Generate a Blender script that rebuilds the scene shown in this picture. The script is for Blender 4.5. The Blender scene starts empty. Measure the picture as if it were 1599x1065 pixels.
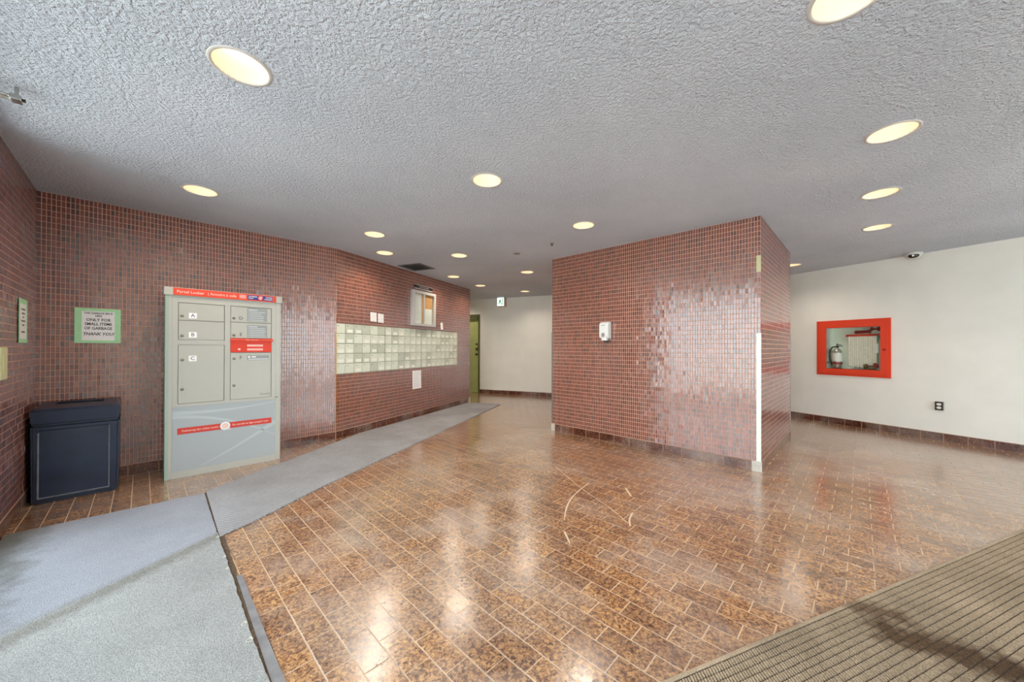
import bpy, bmesh, math, random
from mathutils import Matrix, Vector
from mathutils.geometry import tessellate_polygon
C = bpy.context.scene.collection
random.seed(7)
R = math.radians
PI = math.pi

# ------------------------------------------------------------------ camera
scene = bpy.context.scene
cd = bpy.data.cameras.new('camera')
cam = bpy.data.objects.new('camera', cd)
C.objects.link(cam)
scene.camera = cam
cd.sensor_width = 36.0
cd.lens = 561.577 / 1599 * 36.0
cd.clip_start = 0.02
cd.shift_y = (541.042 - 532.5) / 1599
cd.shift_x = (799.5 - 799.24) / 1599
cam.matrix_world = (Matrix.Translation((0, 0, 1.2)) @ Matrix.Rotation(R(90) + 0.0042, 4, 'X')
                    @ Matrix.Rotation(0.0026, 4, 'Z'))

# ------------------------------------------------------------------ light and exposure
vs = scene.view_settings
scene.display_settings.display_device = 'sRGB'
vs.view_transform = 'Standard'
vs.look = 'None'
vs.use_curve_mapping = False
vs.gamma = 1.0
vs.exposure = 0.28
w = bpy.data.worlds.new('sky')
scene.world = w
w.use_nodes = True
nt = w.node_tree
bg = nt.nodes['Background']
tc = nt.nodes.new('ShaderNodeTexCoord')
sp = nt.nodes.new('ShaderNodeSeparateXYZ')
rp = nt.nodes.new('ShaderNodeValToRGB')
nt.links.new(tc.outputs['Generated'], sp.inputs[0])
nt.links.new(sp.outputs['Z'], rp.inputs[0])
nt.links.new(rp.outputs['Color'], bg.inputs['Color'])
rp.color_ramp.elements[0].position = 0.0
rp.color_ramp.elements[0].color = (0.86, 0.93, 1.0, 1)
rp.color_ramp.elements[1].position = 1.0
rp.color_ramp.elements[1].color = (0.66, 0.80, 1.0, 1)
SKY = 5.0
bg.inputs['Strength'].default_value = SKY
LAMP_W = 25.0
sun_d = bpy.data.lights.new('sun', 'SUN'); sun_d.energy = 21.0; sun_d.angle = R(1.0); sun_d.color = (0.93, 0.97, 1.0)
sun_o = bpy.data.objects.new('sun', sun_d); C.objects.link(sun_o)
sun_o.rotation_euler = (R(-38), 0, R(-44.2))      # comes over the building roof onto the pavement outside
CEIL = 2.4974

# ------------------------------------------------------------------ frames
# local x runs to the right along a wall seen from the room, local y goes into the wall, z is up
def frame(x, y, ang, z=0.0):
    return Matrix.Translation((x, y, z)) @ Matrix.Rotation(R(ang), 4, 'Z')
G_ANG = -44.2
GRID = frame(0, 0, G_ANG)                       # floor grid: x = s, y = t
def G(s, t, z=0.0):
    return GRID @ Vector((s, t, z))
A = Vector((-3.944, 2.977)); B = Vector((-2.302, 4.708)); Cc = Vector((-0.93, 7.96))
P1 = Vector((0.591, 5.265)); P2 = Vector((2.418, 3.495)); P3 = Vector((3.754, 4.851))
R0 = Vector((4.431, 7.413)); R1 = Vector((4.917, 6.326)); R2 = Vector((5.893, 4.139))
R3 = R2 + Vector((0.408, -0.913)) * 2.4
W1 = Vector((-0.847, 9.576)); W0 = W1 - Vector((0.925, -0.380)) * 2.6
LW_LEN = 1.25
L0 = A + Vector((math.cos(R(G_ANG)), math.sin(R(G_ANG)))) * LW_LEN
F_LEFT = frame(L0.x, L0.y, 180 + G_ANG)
F_SEG = frame(A.x, A.y, math.degrees(math.atan2(B.y - A.y, B.x - A.x)))
F_MAIL = frame(B.x, B.y, math.degrees(math.atan2(Cc.y - B.y, Cc.x - B.x)))
F_PF = frame(P1.x, P1.y, math.degrees(math.atan2(P2.y - P1.y, P2.x - P1.x)))
F_PS = frame(P2.x, P2.y, math.degrees(math.atan2(P3.y - P2.y, P3.x - P2.x)))
F_RIGHT = frame(R1.x, R1.y, -65.95)
F_BACK = frame(W1.x, W1.y, -22.3)
SEG_L = (B - A).length; MAIL_L = (Cc - B).length; PF_L = (P2 - P1).length; PS_L = (P3 - P2).length
P4 = P1 + (P3 - P2)

# ------------------------------------------------------------------ materials
def lin(c):
    return tuple((v / 12.92 if v <= 0.04045 else ((v + 0.055) / 1.055) ** 2.4) for v in [x / 255 for x in c]) + (1,)
def new_mat(name):
    m = bpy.data.materials.new(name); m.use_nodes = True
    t = m.node_tree; b = t.nodes['Principled BSDF']
    return m, t, b
def mat(name, rgb, rough=0.5, metal=0.0, spec=0.5, emit=None, es=1.0, noise=0.0, nscale=20, bump=0.0, bscale=80, coat=0.0):
    m, t, b = new_mat(name)
    col = lin(rgb)
    b.inputs['Base Color'].default_value = col
    b.inputs['Roughness'].default_value = rough
    b.inputs['Metallic'].default_value = metal
    b.inputs['Specular IOR Level'].default_value = spec
    b.inputs['Coat Weight'].default_value = coat
    if emit:
        b.inputs['Emission Color'].default_value = lin(emit); b.inputs['Emission Strength'].default_value = es
    tcn = t.nodes.new('ShaderNodeTexCoord')
    if noise:
        n = t.nodes.new('ShaderNodeTexNoise'); n.inputs['Scale'].default_value = nscale; n.inputs['Detail'].default_value = 4
        t.links.new(tcn.outputs['Object'], n.inputs['Vector'])
        r = t.nodes.new('ShaderNodeValToRGB')
        r.color_ramp.elements[0].position = 0.3; r.color_ramp.elements[1].position = 0.7
        r.color_ramp.elements[0].color = tuple(v * (1 - noise) for v in col[:3]) + (1,)
        r.color_ramp.elements[1].color = tuple(min(1, v * (1 + noise)) for v in col[:3]) + (1,)
        t.links.new(n.outputs['Fac'], r.inputs[0]); t.links.new(r.outputs[0], b.inputs['Base Color'])
    if bump:
        n = t.nodes.new('ShaderNodeTexNoise'); n.inputs['Scale'].default_value = bscale; n.inputs['Detail'].default_value = 3
        t.links.new(tcn.outputs['Object'], n.inputs['Vector'])
        bp = t.nodes.new('ShaderNodeBump'); bp.inputs['Strength'].default_value = bump; bp.inputs['Distance'].default_value = 0.01
        t.links.new(n.outputs['Fac'], bp.inputs['Height']); t.links.new(bp.outputs[0], b.inputs['Normal'])
    return m
def ramp(t, stops):
    r = t.nodes.new('ShaderNodeValToRGB'); e = r.color_ramp.elements
    while len(e) > 1: e.remove(e[-1])
    e[0].position = stops[0][0]; e[0].color = stops[0][1]
    for p, c in stops[1:]:
        x = e.new(p); x.color = c
    return r
def mix(t, a, b, fac, mode='MIX'):
    m = t.nodes.new('ShaderNodeMix'); m.data_type = 'RGBA'; m.blend_type = mode
    for k, v in ((6, a), (7, b), (0, fac)):
        if hasattr(v, 'is_output') or hasattr(v, 'links'): t.links.new(v, m.inputs[k])
        else: m.inputs[k].default_value = v
    return m.outputs[2]
def noise(t, vec, scale, detail=4, rough=0.5, dist=0.0):
    n = t.nodes.new('ShaderNodeTexNoise'); n.inputs['Scale'].default_value = scale
    n.inputs['Detail'].default_value = detail; n.inputs['Roughness'].default_value = rough
    n.inputs['Distortion'].default_value = dist
    t.links.new(vec, n.inputs['Vector']); return n.outputs['Fac']

def mosaic_material():
    m, t, b = new_mat('glazed mosaic')
    g = t.nodes.new('ShaderNodeNewGeometry')
    r = ramp(t, [(0.0, lin((44, 22, 14))), (0.02, lin((76, 26, 15))), (0.3, lin((102, 35, 18))), (0.6, lin((118, 44, 22))),
                 (0.92, lin((134, 54, 28))), (1.0, lin((112, 64, 26)))])
    r.color_ramp.interpolation = 'LINEAR'
    t.links.new(g.outputs['Random Per Island'], r.inputs[0])
    n = noise(t, g.outputs['Position'], 90, 3)
    r2 = ramp(t, [(0.3, (0.6, 0.55, 0.52, 1)), (0.7, (1.3, 1.22, 1.1, 1))])
    t.links.new(n, r2.inputs[0])
    c = mix(t, r.outputs[0], r2.outputs[0], 1.0, 'MULTIPLY')
    t.links.new(c, b.inputs['Base Color'])
    b.inputs['Roughness'].default_value = 0.34
    b.inputs['Specular IOR Level'].default_value = 0.8
    b.inputs['Coat Weight'].default_value = 1.0; b.inputs['Coat Roughness'].default_value = 0.16; b.inputs['Coat IOR'].default_value = 1.95
    n2 = noise(t, g.outputs['Position'], 160, 2)
    bp = t.nodes.new('ShaderNodeBump'); bp.inputs['Strength'].default_value = 0.25; bp.inputs['Distance'].default_value = 0.004
    t.links.new(n2, bp.inputs['Height']); t.links.new(bp.outputs[0], b.inputs['Normal'])
    return m
def quarry_material(name, single, dark=1.0, stops=None):
    """mottled brown glazed quarry tile; 'single' tiles are objects of their own, the others islands of one mesh"""
    m, t, b = new_mat(name)
    g = t.nodes.new('ShaderNodeNewGeometry')
    if single:
        oi = t.nodes.new('ShaderNodeObjectInfo'); rnd = oi.outputs['Random']
    else:
        rnd = g.outputs['Random Per Island']
    # shift the pattern from tile to tile
    vm = t.nodes.new('ShaderNodeVectorMath'); vm.operation = 'SCALE'; vm.inputs[0].default_value = (37, 53, 71)
    t.links.new(rnd, vm.inputs['Scale'])
    va = t.nodes.new('ShaderNodeVectorMath'); va.operation = 'ADD'
    t.links.new(g.outputs['Position'], va.inputs[0]); t.links.new(vm.outputs[0], va.inputs[1])
    P = va.outputs[0]
    n1 = noise(t, P, 64, 5, 0.68, 0.8)
    d = dark
    def k(c): return tuple(v * d for v in lin(c)[:3]) + (1,)
    r1 = ramp(t, stops or [(0.34, k((66, 42, 28))), (0.44, k((112, 76, 52))), (0.52, k((162, 120, 84))), (0.64, k((198, 158, 110)))])
    t.links.new(n1, r1.inputs[0])
    n2 = noise(t, P, 9, 3, 0.5)
    r2 = ramp(t, [(0.35, (0.84, 0.78, 0.74, 1)), (0.65, (1.10, 1.07, 0.98, 1))])
    t.links.new(n2, r2.inputs[0])
    c = mix(t, r1.outputs[0], r2.outputs[0], 1.0, 'MULTIPLY')
    r3 = ramp(t, [(0.0, (0.80, 0.74, 0.72, 1)), (0.5, (1.0, 0.98, 0.98, 1)), (1.0, (1.16, 1.08, 0.92, 1))])
    t.links.new(rnd, r3.inputs[0])
    c = mix(t, c, r3.outputs[0], 1.0, 'MULTIPLY')
    # worn pale film of floor polish in broad uneven patches
    n4 = noise(t, g.outputs['Position'], 1.6, 6, 0.65, 0.3)
    r4 = ramp(t, [(0.46, (0, 0, 0, 1)), (0.70, (0.42, 0.42, 0.42, 1))])
    t.links.new(n4, r4.inputs[0])
    c = mix(t, c, lin((196, 184, 172)), r4.outputs[0])
    t.links.new(c, b.inputs['Base Color'])
    r5 = ramp(t, [(0.35, (0.14, 0.14, 0.14, 1)), (0.7, (0.26, 0.26, 0.26, 1))])
    t.links.new(n4, r5.inputs[0]); t.links.new(r5.outputs[0], b.inputs['Roughness'])
    b.inputs['Specular IOR Level'].default_value = 0.8 if stops is None else 0.4
    b.inputs['Coat Weight'].default_value = 1.0 if stops is None else 0.3; b.inputs['Coat Roughness'].default_value = 0.24; b.inputs['Coat IOR'].default_value = 1.7
    n5 = noise(t, g.outputs['Position'], 42, 3)
    bp = t.nodes.new('ShaderNodeBump'); bp.inputs['Strength'].default_value = 0.22; bp.inputs['Distance'].default_value = 0.004
    t.links.new(n5, bp.inputs['Height']); t.links.new(bp.outputs[0], b.inputs['Normal'])
    return m
def ceiling_material():
    m, t, b = new_mat('stippled ceiling')
    g = t.nodes.new('ShaderNodeNewGeometry')
    P = g.outputs['Position']
    n1 = noise(t, P, 58, 3, 0.6, 0.25)
    n2 = noise(t, P, 150, 2, 0.6)
    r = ramp(t, [(0.36, (0, 0, 0, 1)), (0.62, (1, 1, 1, 1))])
    t.links.new(n1, r.inputs[0])
    ad = t.nodes.new('ShaderNodeMath'); ad.operation = 'MULTIPLY_ADD'; ad.inputs[1].default_value = 0.6
    t.links.new(n2, ad.inputs[0]); t.links.new(r.outputs[0], ad.inputs[2])
    bp = t.nodes.new('ShaderNodeBump'); bp.inputs['Strength'].default_value = 1.0; bp.inputs['Distance'].default_value = 0.012
    t.links.new(ad.outputs[0], bp.inputs['Height']); t.links.new(bp.outputs[0], b.inputs['Normal'])
    n3 = noise(t, P, 0.9, 3)
    r3 = ramp(t, [(0.35, lin((220, 223, 232))), (0.7, lin((234, 236, 244)))])
    t.links.new(n3, r3.inputs[0]); t.links.new(r3.outputs[0], b.inputs['Base Color'])
    b.inputs['Roughness'].default_value = 0.9; b.inputs['Specular IOR Level'].default_value = 0.1
    return m
def carpet_material(name, a, bcol, stain=0.25, marks=()):
    """marks: (x0, y0, x1, y1, radius, colour, strength) - soiled streaks lying in the pile, object coordinates"""
    m, t, b = new_mat(name)
    g = t.nodes.new('ShaderNodeNewGeometry'); P = g.outputs['Position']
    n = noise(t, P, 260, 2, 0.6)
    r = ramp(t, [(0.35, lin(a)), (0.65, lin(bcol))]); t.links.new(n, r.inputs[0])
    n2 = noise(t, P, 2.2, 5, 0.6, 0.2)
    r2 = ramp(t, [(0.3, (1 - stain,) * 3 + (1,)), (0.65, (1, 1, 1, 1))]); t.links.new(n2, r2.inputs[0])
    c = mix(t, r.outputs[0], r2.outputs[0], 1.0, 'MULTIPLY')
    tcn = t.nodes.new('ShaderNodeTexCoord')
    def mth(op, *a_):
        m_ = t.nodes.new('ShaderNodeMath'); m_.operation = op; m_.use_clamp = False
        for i_, v_ in enumerate(a_):
            if hasattr(v_, 'links'): t.links.new(v_, m_.inputs[i_])
            else: m_.inputs[i_].default_value = v_
        return m_.outputs[0]
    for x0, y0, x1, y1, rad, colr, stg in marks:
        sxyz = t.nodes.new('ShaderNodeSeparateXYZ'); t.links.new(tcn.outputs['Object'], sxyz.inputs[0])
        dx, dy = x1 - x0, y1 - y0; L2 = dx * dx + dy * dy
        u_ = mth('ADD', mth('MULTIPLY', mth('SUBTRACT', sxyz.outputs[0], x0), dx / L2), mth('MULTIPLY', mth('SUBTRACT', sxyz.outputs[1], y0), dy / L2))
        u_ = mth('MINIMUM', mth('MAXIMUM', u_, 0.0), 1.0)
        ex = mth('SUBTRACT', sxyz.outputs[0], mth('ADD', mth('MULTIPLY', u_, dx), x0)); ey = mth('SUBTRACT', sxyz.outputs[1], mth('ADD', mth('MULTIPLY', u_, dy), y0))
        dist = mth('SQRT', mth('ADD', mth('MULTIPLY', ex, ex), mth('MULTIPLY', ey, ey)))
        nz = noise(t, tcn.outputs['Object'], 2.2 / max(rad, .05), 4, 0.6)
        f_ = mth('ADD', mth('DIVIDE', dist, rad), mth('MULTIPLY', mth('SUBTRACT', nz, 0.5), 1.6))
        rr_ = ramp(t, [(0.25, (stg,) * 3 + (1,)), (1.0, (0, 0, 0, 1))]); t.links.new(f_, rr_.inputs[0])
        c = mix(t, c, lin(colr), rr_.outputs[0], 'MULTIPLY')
    t.links.new(c, b.inputs['Base Color'])
    b.inputs['Roughness'].default_value = 0.95; b.inputs['Specular IOR Level'].default_value = 0.1
    bp = t.nodes.new('ShaderNodeBump'); bp.inputs['Strength'].default_value = 0.8; bp.inputs['Distance'].default_value = 0.006
    t.links.new(n, bp.inputs['Height']); t.links.new(bp.outputs[0], b.inputs['Normal'])
    return m
def runner_material():
    m, t, b = new_mat('waffle runner')
    tcn = t.nodes.new('ShaderNodeTexCoord')
    br = t.nodes.new('ShaderNodeTexBrick')
    br.inputs['Scale'].default_value = 1.0
    br.inputs['Brick Width'].default_value = 0.016; br.inputs['Row Height'].default_value = 0.024
    br.inputs['Mortar Size'].default_value = 0.003; br.inputs['Mortar Smooth'].default_value = 0.6
    br.inputs['Color1'].default_value = lin((182, 180, 180)); br.inputs['Color2'].default_value = lin((172, 170, 171))
    br.inputs['Mortar'].default_value = lin((142, 140, 141))
    t.links.new(tcn.outputs['Object'], br.inputs['Vector'])
    n2 = noise(t, tcn.outputs['Object'], 1.8, 5, 0.6)
    r2 = ramp(t, [(0.3, (0.8, 0.78, 0.75, 1)), (0.65, (1.05, 1.05, 1.05, 1))]); t.links.new(n2, r2.inputs[0])
    c = mix(t, br.outputs['Color'], r2.outputs[0], 1.0, 'MULTIPLY'); t.links.new(c, b.inputs['Base Color'])
    bp = t.nodes.new('ShaderNodeBump'); bp.inputs['Strength'].default_value = 0.9; bp.inputs['Distance'].default_value = 0.004; bp.invert = True
    t.links.new(br.outputs['Fac'], bp.inputs['Height']); t.links.new(bp.outputs[0], b.inputs['Normal'])
    b.inputs['Roughness'].default_value = 0.95; b.inputs['Specular IOR Level'].default_value = 0.1
    return m
def glass_material():
    m = bpy.data.materials.new('thin clear glass'); m.use_nodes = True
    t = m.node_tree; t.nodes.clear()
    o = t.nodes.new('ShaderNodeOutputMaterial'); mx = t.nodes.new('ShaderNodeMixShader')
    tr = t.nodes.new('ShaderNodeBsdfTransparent'); gl = t.nodes.new('ShaderNodeBsdfGlossy'); fr = t.nodes.new('ShaderNodeLayerWeight')
    tr.inputs[0].default_value = (0.96, 0.985, 0.97, 1); gl.inputs['Roughness'].default_value = 0.02
    pw = t.nodes.new('ShaderNodeMath'); pw.operation = 'POWER'; pw.inputs[1].default_value = 4.0; t.links.new(fr.outputs['Facing'], pw.inputs[0])
    ma = t.nodes.new('ShaderNodeMath'); ma.operation = 'MULTIPLY_ADD'; ma.inputs[1].default_value = 0.7; ma.inputs[2].default_value = 0.03; t.links.new(pw.outputs[0], ma.inputs[0])
    t.links.new(ma.outputs[0], mx.inputs[0]); t.links.new(tr.outputs[0], mx.inputs[1]); t.links.new(gl.outputs[0], mx.inputs[2])
    t.links.new(mx.outputs[0], o.inputs[0]); return m

def ml(x, y):
    p = frame(0.12, 1.127, 21.0).inverted() @ Vector((x, y, 0)); return p.x, p.y
MAT_MARKS = [ml(1.62, 1.50) + ml(1.95, 1.27) + (.15, (112, 88, 70), .85), ml(1.72, 1.62) + ml(1.60, 1.66) + (.08, (140, 116, 98), .7)]
M = dict(
    mosaic=mosaic_material(), grout=mat('mosaic grout', (214, 166, 142), 0.85, noise=0.12, nscale=30),
    tile=quarry_material('quarry tile', True), tiles=quarry_material('quarry tiles', False),
    base_tile=quarry_material('baseboard tile', True, 1.0, [(0.34, lin((44, 20, 14))), (0.47, lin((78, 40, 28))), (0.56, lin((112, 66, 48))), (0.68, lin((146, 100, 78)))]),
    floor_grout=mat('floor grout', (200, 170, 138), 0.8, noise=0.15, nscale=6),
    base_grout=mat('baseboard grout', (176, 140, 116), 0.8),
    ceiling=ceiling_material(),
    plaster=mat('warm white paint', (238, 234, 224), 0.55, spec=0.3, noise=0.03, nscale=3, bump=0.05, bscale=200),
    olive=mat('olive paint', (184, 190, 122), 0.45, noise=0.05, nscale=4), olive_dark=mat('dark olive frame', (92, 92, 52), 0.4),
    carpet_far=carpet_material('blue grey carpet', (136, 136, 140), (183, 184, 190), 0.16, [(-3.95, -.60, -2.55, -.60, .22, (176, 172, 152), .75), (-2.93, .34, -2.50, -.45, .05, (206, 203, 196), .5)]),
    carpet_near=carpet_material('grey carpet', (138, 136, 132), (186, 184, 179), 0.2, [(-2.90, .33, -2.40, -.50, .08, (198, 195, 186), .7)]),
    runner=runner_material(), nub=carpet_material('mat tufts', (156, 134, 110), (204, 182, 154), 0.35, MAT_MARKS),
    mat_base=mat('mat backing', (62, 48, 34), 0.9, noise=0.2, nscale=8), adhesive=mat('brown adhesive', (92, 74, 56), 0.8, noise=0.4, nscale=60, bump=0.4),
    strip=mat('worn metal strip', (150, 150, 152), 0.38, metal=0.5, noise=0.2, nscale=14),
    white_trim=mat('white vinyl', (236, 236, 228), 0.35), cream_trim=mat('cream vinyl', (206, 196, 150), 0.5), stone=mat('pale marble', (204, 196, 184), 0.35, noise=0.1, nscale=40),
    brass_trim=mat('yellowed trim', (196, 140, 60), 0.4), grey_trim=mat('dull metal edge', (150, 138, 130), 0.35, metal=0.5),
    locker=mat('warm grey enamel', (184, 180, 168), 0.35, noise=0.02, nscale=3), locker_dark=mat('locker gap', (112, 110, 104), 0.6),
    locker_panel=mat('cool grey panel', (170, 174, 174), 0.38, noise=0.03, nscale=2), swoosh=mat('pale swoosh', (184, 189, 188), 0.4),
    locker_green=mat('greenish edge', (160, 178, 160), 0.4), red_sign=mat('orange red vinyl', (226, 66, 34), 0.4), red_slot=mat('red slot paint', (222, 52, 18), 0.4),
    red_soft=mat('muted red vinyl', (206, 62, 48), 0.4), pink=mat('pale pink print', (244, 200, 186), 0.5), blue=mat('navy print', (42, 36, 122), 0.4),
    ink=mat('black print', (34, 30, 30), 0.6), grey_ink=mat('grey print', (110, 104, 104), 0.6), paper=mat('white paper', (250, 244, 240), 0.7),
    info=mat('grey decal', (150, 152, 150), 0.5), info_line=mat('pale decal text', (205, 206, 204), 0.5), white=mat('white plastic', (236, 234, 230), 0.35),
    lock=mat('nickel lock', (156, 150, 134), 0.45, metal=0.2), tape=mat('green masking tape', (178, 226, 172), 0.6, noise=0.05, nscale=30),
    bin=mat('navy black plastic', (26, 38, 62), 0.28, spec=0.7, noise=0.25, nscale=9, bump=0.08, bscale=120), bin_rim=mat('scuffed rim', (112, 118, 126), 0.4, noise=0.3, nscale=20), black=mat('black void', (6, 6, 7), 0.6),
    mail=mat('pale green anodised metal', (222, 226, 208), 0.3, spec=0.8), mail2=mat('duller mailbox metal', (198, 202, 184), 0.34, spec=0.8),
    mail_frame=mat('mailbox frame metal', (150, 154, 136), 0.4, metal=0.1), card=mat('name card', (240, 240, 226), 0.5), alu=mat('white aluminium', (216, 212, 208), 0.35, metal=0.3),
    cork=mat('tan cork', (216, 158, 100), 0.8, noise=0.12, nscale=120), black_sign=mat('black sign', (28, 24, 22), 0.4), glass=glass_material(),
    fire_red=mat('fire red paint', (228, 70, 42), 0.4), dark_red=mat('dark red paint', (140, 16, 14), 0.4), cab_in=mat('pale green enamel', (240, 244, 230), 0.45),
    hose=mat('cotton hose', (240, 232, 216), 0.85, noise=0.08, nscale=30), steel=mat('brushed steel', (200, 200, 196), 0.28, metal=0.85), rubber=mat('black rubber', (26, 28, 28), 0.5),
    brass=mat('dull brass', (120, 100, 66), 0.4, metal=0.7), teal=mat('verdigris pipe', (86, 128, 112), 0.5), dark_metal=mat('dark steel plate', (70, 64, 50), 0.4, metal=0.5),
    grey_plastic=mat('grey plastic', (150, 144, 136), 0.5), cam_white=mat('camera shell', (206, 206, 196), 0.4), smoke=mat('smoked dome', (10, 10, 10), 0.08, coat=0.6),
    vent=mat('dark grey vent', (104, 104, 106), 0.5), vent_in=mat('vent duct', (30, 30, 32), 0.8), yellow_plate=mat('pale yellow plate', (216, 214, 160), 0.45),
    chrome=mat('chrome', (190, 190, 184), 0.2, metal=0.9), ring=mat('lamp trim', (206, 198, 190), 0.4), cone=mat('cream reflector', (230, 214, 184), 0.45),
    bulb=mat('lit lamp', (255, 248, 232), 0.5, emit=(255, 249, 238), es=5.0), scuff=mat('chalky scuff', (206, 182, 156), 0.6),
    exit_face=mat('lit exit panel', (230, 250, 240), 0.5, emit=(214, 244, 232), es=1.0), exit_ink=mat('exit pictogram', (70, 150, 120), 0.5), exit_side=mat('salmon housing', (206, 170, 158), 0.5),
    mullion=mat('bronze mullion', (70, 62, 54), 0.4, metal=0.4), ground=mat('outdoor concrete', (176, 174, 168), 0.9, noise=0.1, nscale=2), yarn=mat('loose yarn', (206, 198, 178), 0.9),
)

# ------------------------------------------------------------------ mesh helpers
def box(bm, x0, x1, y0, y1, z0, z1, bev=0.0, seg=2):
    v = [bm.verts.new(p) for p in ((x0, y0, z0), (x1, y0, z0), (x1, y1, z0), (x0, y1, z0), (x0, y0, z1), (x1, y0, z1), (x1, y1, z1), (x0, y1, z1))]
    fs = [bm.faces.new([v[i] for i in q]) for q in ((0, 3, 2, 1), (4, 5, 6, 7), (0, 1, 5, 4), (1, 2, 6, 5), (2, 3, 7, 6), (3, 0, 4, 7))]
    if bev:
        ed = list({e for f in fs for e in f.edges})
        bmesh.ops.bevel(bm, geom=ed, offset=bev, segments=seg, affect='EDGES', profile=0.5)
def lathe(bm, prof, n=24, mtx=None, caps=True):
    """prof: (radius, z) pairs; turned about z"""
    rings = []
    for r, z in prof:
        rings.append([bm.verts.new((r * math.cos(2 * PI * i / n), r * math.sin(2 * PI * i / n), z)) for i in range(n)])
    for a, b in zip(rings, rings[1:]):
        for i in range(n):
            bm.faces.new((a[i], a[(i + 1) % n], b[(i + 1) % n], b[i]))
    if caps:
        if prof[0][0] > 1e-6: bm.faces.new(list(reversed(rings[0])))
        if prof[-1][0] > 1e-6: bm.faces.new(rings[-1])
    if mtx:
        for rg in rings:
            for v in rg: v.co = mtx @ v.co
def tube(bm, pts, r, n=8):
    pts = [Vector(p) for p in pts]; rings = []
    up = Vector((0, 0, 1))
    for i, p in enumerate(pts):
        d = (pts[min(i + 1, len(pts) - 1)] - pts[max(i - 1, 0)]).normalized()
        a = d.cross(up)
        if a.length < 0.05: a = d.cross(Vector((1, 0, 0)))
        a.normalize(); b2 = d.cross(a)
        rr = r[i] if isinstance(r, (list, tuple)) else r
        rings.append([bm.verts.new(p + a * rr * math.cos(2 * PI * k / n) + b2 * rr * math.sin(2 * PI * k / n)) for k in range(n)])
    for a, b in zip(rings, rings[1:]):
        for i in range(n): bm.faces.new((a[i], a[(i + 1) % n], b[(i + 1) % n], b[i]))
    bm.faces.new(list(reversed(rings[0]))); bm.faces.new(rings[-1])
def prism(bm, poly, z0, z1):
    a = [bm.verts.new((x, y, z0)) for x, y in poly]; b = [bm.verts.new((x, y, z1)) for x, y in poly]; n = len(poly)
    bm.faces.new(list(reversed(a))); bm.faces.new(b)
    for i in range(n): bm.faces.new((a[i], a[(i + 1) % n], b[(i + 1) % n], b[i]))
def mesh_of(bm, name, m, smooth=False):
    bmesh.ops.recalc_face_normals(bm, faces=bm.faces)
    me = bpy.data.meshes.new(name); bm.to_mesh(me); bm.free()
    if m: me.materials.append(M[m])
    if smooth:
        for p in me.polygons: p.use_smooth = True
    return me
def link(name, me, parent=None, mtx=None):
    o = bpy.data.objects.new(name, me); C.objects.link(o)
    if parent is not None: o.parent = parent
    if mtx is not None: o.matrix_local = mtx
    return o
def part(name, build, m, parent=None, mtx=None, smooth=False):
    bm = bmesh.new(); build(bm)
    return link(name, mesh_of(bm, name, m, smooth), parent, mtx)
def boxpart(name, dims, m, parent=None, mtx=None, bev=0.0):
    return part(name, lambda bm: box(bm, *dims, bev), m, parent, mtx)
def thing(name, label, cat, mtx, group=None):
    o = bpy.data.objects.new(name, None); C.objects.link(o); o.empty_display_size = 0.05
    o.matrix_world = mtx; o['label'] = label; o['category'] = cat
    if group: o['group'] = group
    return o
def tag(o, label, cat, group=None):
    o['label'] = label; o['category'] = cat
    if group: o['group'] = group
    return o
def struct(o):
    o['kind'] = 'structure'; return o
def text(name, body, size, m, parent, x, y, z, align='CENTER', bold=0.0, shear=0.0, sx=1.0, rot=0.0):
    cu = bpy.data.curves.new(name, 'FONT'); cu.body = body; cu.size = size; cu.align_x = align; cu.align_y = 'CENTER'
    cu.offset = bold; cu.shear = shear; cu.resolution_u = 2; cu.extrude = 0.0002; cu.space_line = 1.0
    to = bpy.data.objects.new(name, cu); C.objects.link(to)
    bpy.context.view_layer.update()
    dg = bpy.context.evaluated_depsgraph_get()
    me = bpy.data.meshes.new_from_object(to.evaluated_get(dg))
    bpy.data.objects.remove(to); bpy.data.curves.remove(cu)
    me.materials.clear(); me.materials.append(M[m])
    mt = Matrix.Translation((x, y, z)) @ Matrix.Rotation(rot, 4, 'Y') @ Matrix.Rotation(R(90), 4, 'X') @ Matrix.Diagonal((sx, 1, 1, 1))
    return link(name, me, parent, mt)

# ------------------------------------------------------------------ room shell
def wall(name, F, length, z1, m, holes=(), thick=0.1, x0=0.0):
    """slab with its face on local y=0 and rectangular holes (x0,x1,z0,z1)"""
    outer = [(x0, 0.0), (length, 0.0), (length, z1), (x0, z1)]
    loops = [[Vector((a, b, 0)) for a, b in outer]]
    e = 1e-4
    for h in holes:
        zz = max(h[2], e)
        loops.append([Vector((h[0], zz, 0)), Vector((h[0], h[3], 0)), Vector((h[1], h[3], 0)), Vector((h[1], zz, 0))])
    flat = [p for l in loops for p in l]
    tris = tessellate_polygon(loops)
    bm = bmesh.new()
    vf = [bm.verts.new((p.x, 0, p.y)) for p in flat]; vb = [bm.verts.new((p.x, thick, p.y)) for p in flat]
    for tr in tris:
        try:
            bm.faces.new([vf[i] for i in tr]); bm.faces.new([vb[i] for i in reversed(tr)])
        except ValueError: pass
    k = 0
    for l in loops:
        n = len(l)
        for i in range(n):
            bm.faces.new((vf[k + i], vf[k + (i + 1) % n], vb[k + (i + 1) % n], vb[k + i]))
        k += n
    return struct(link(name, mesh_of(bm, name, m), None, F))

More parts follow.
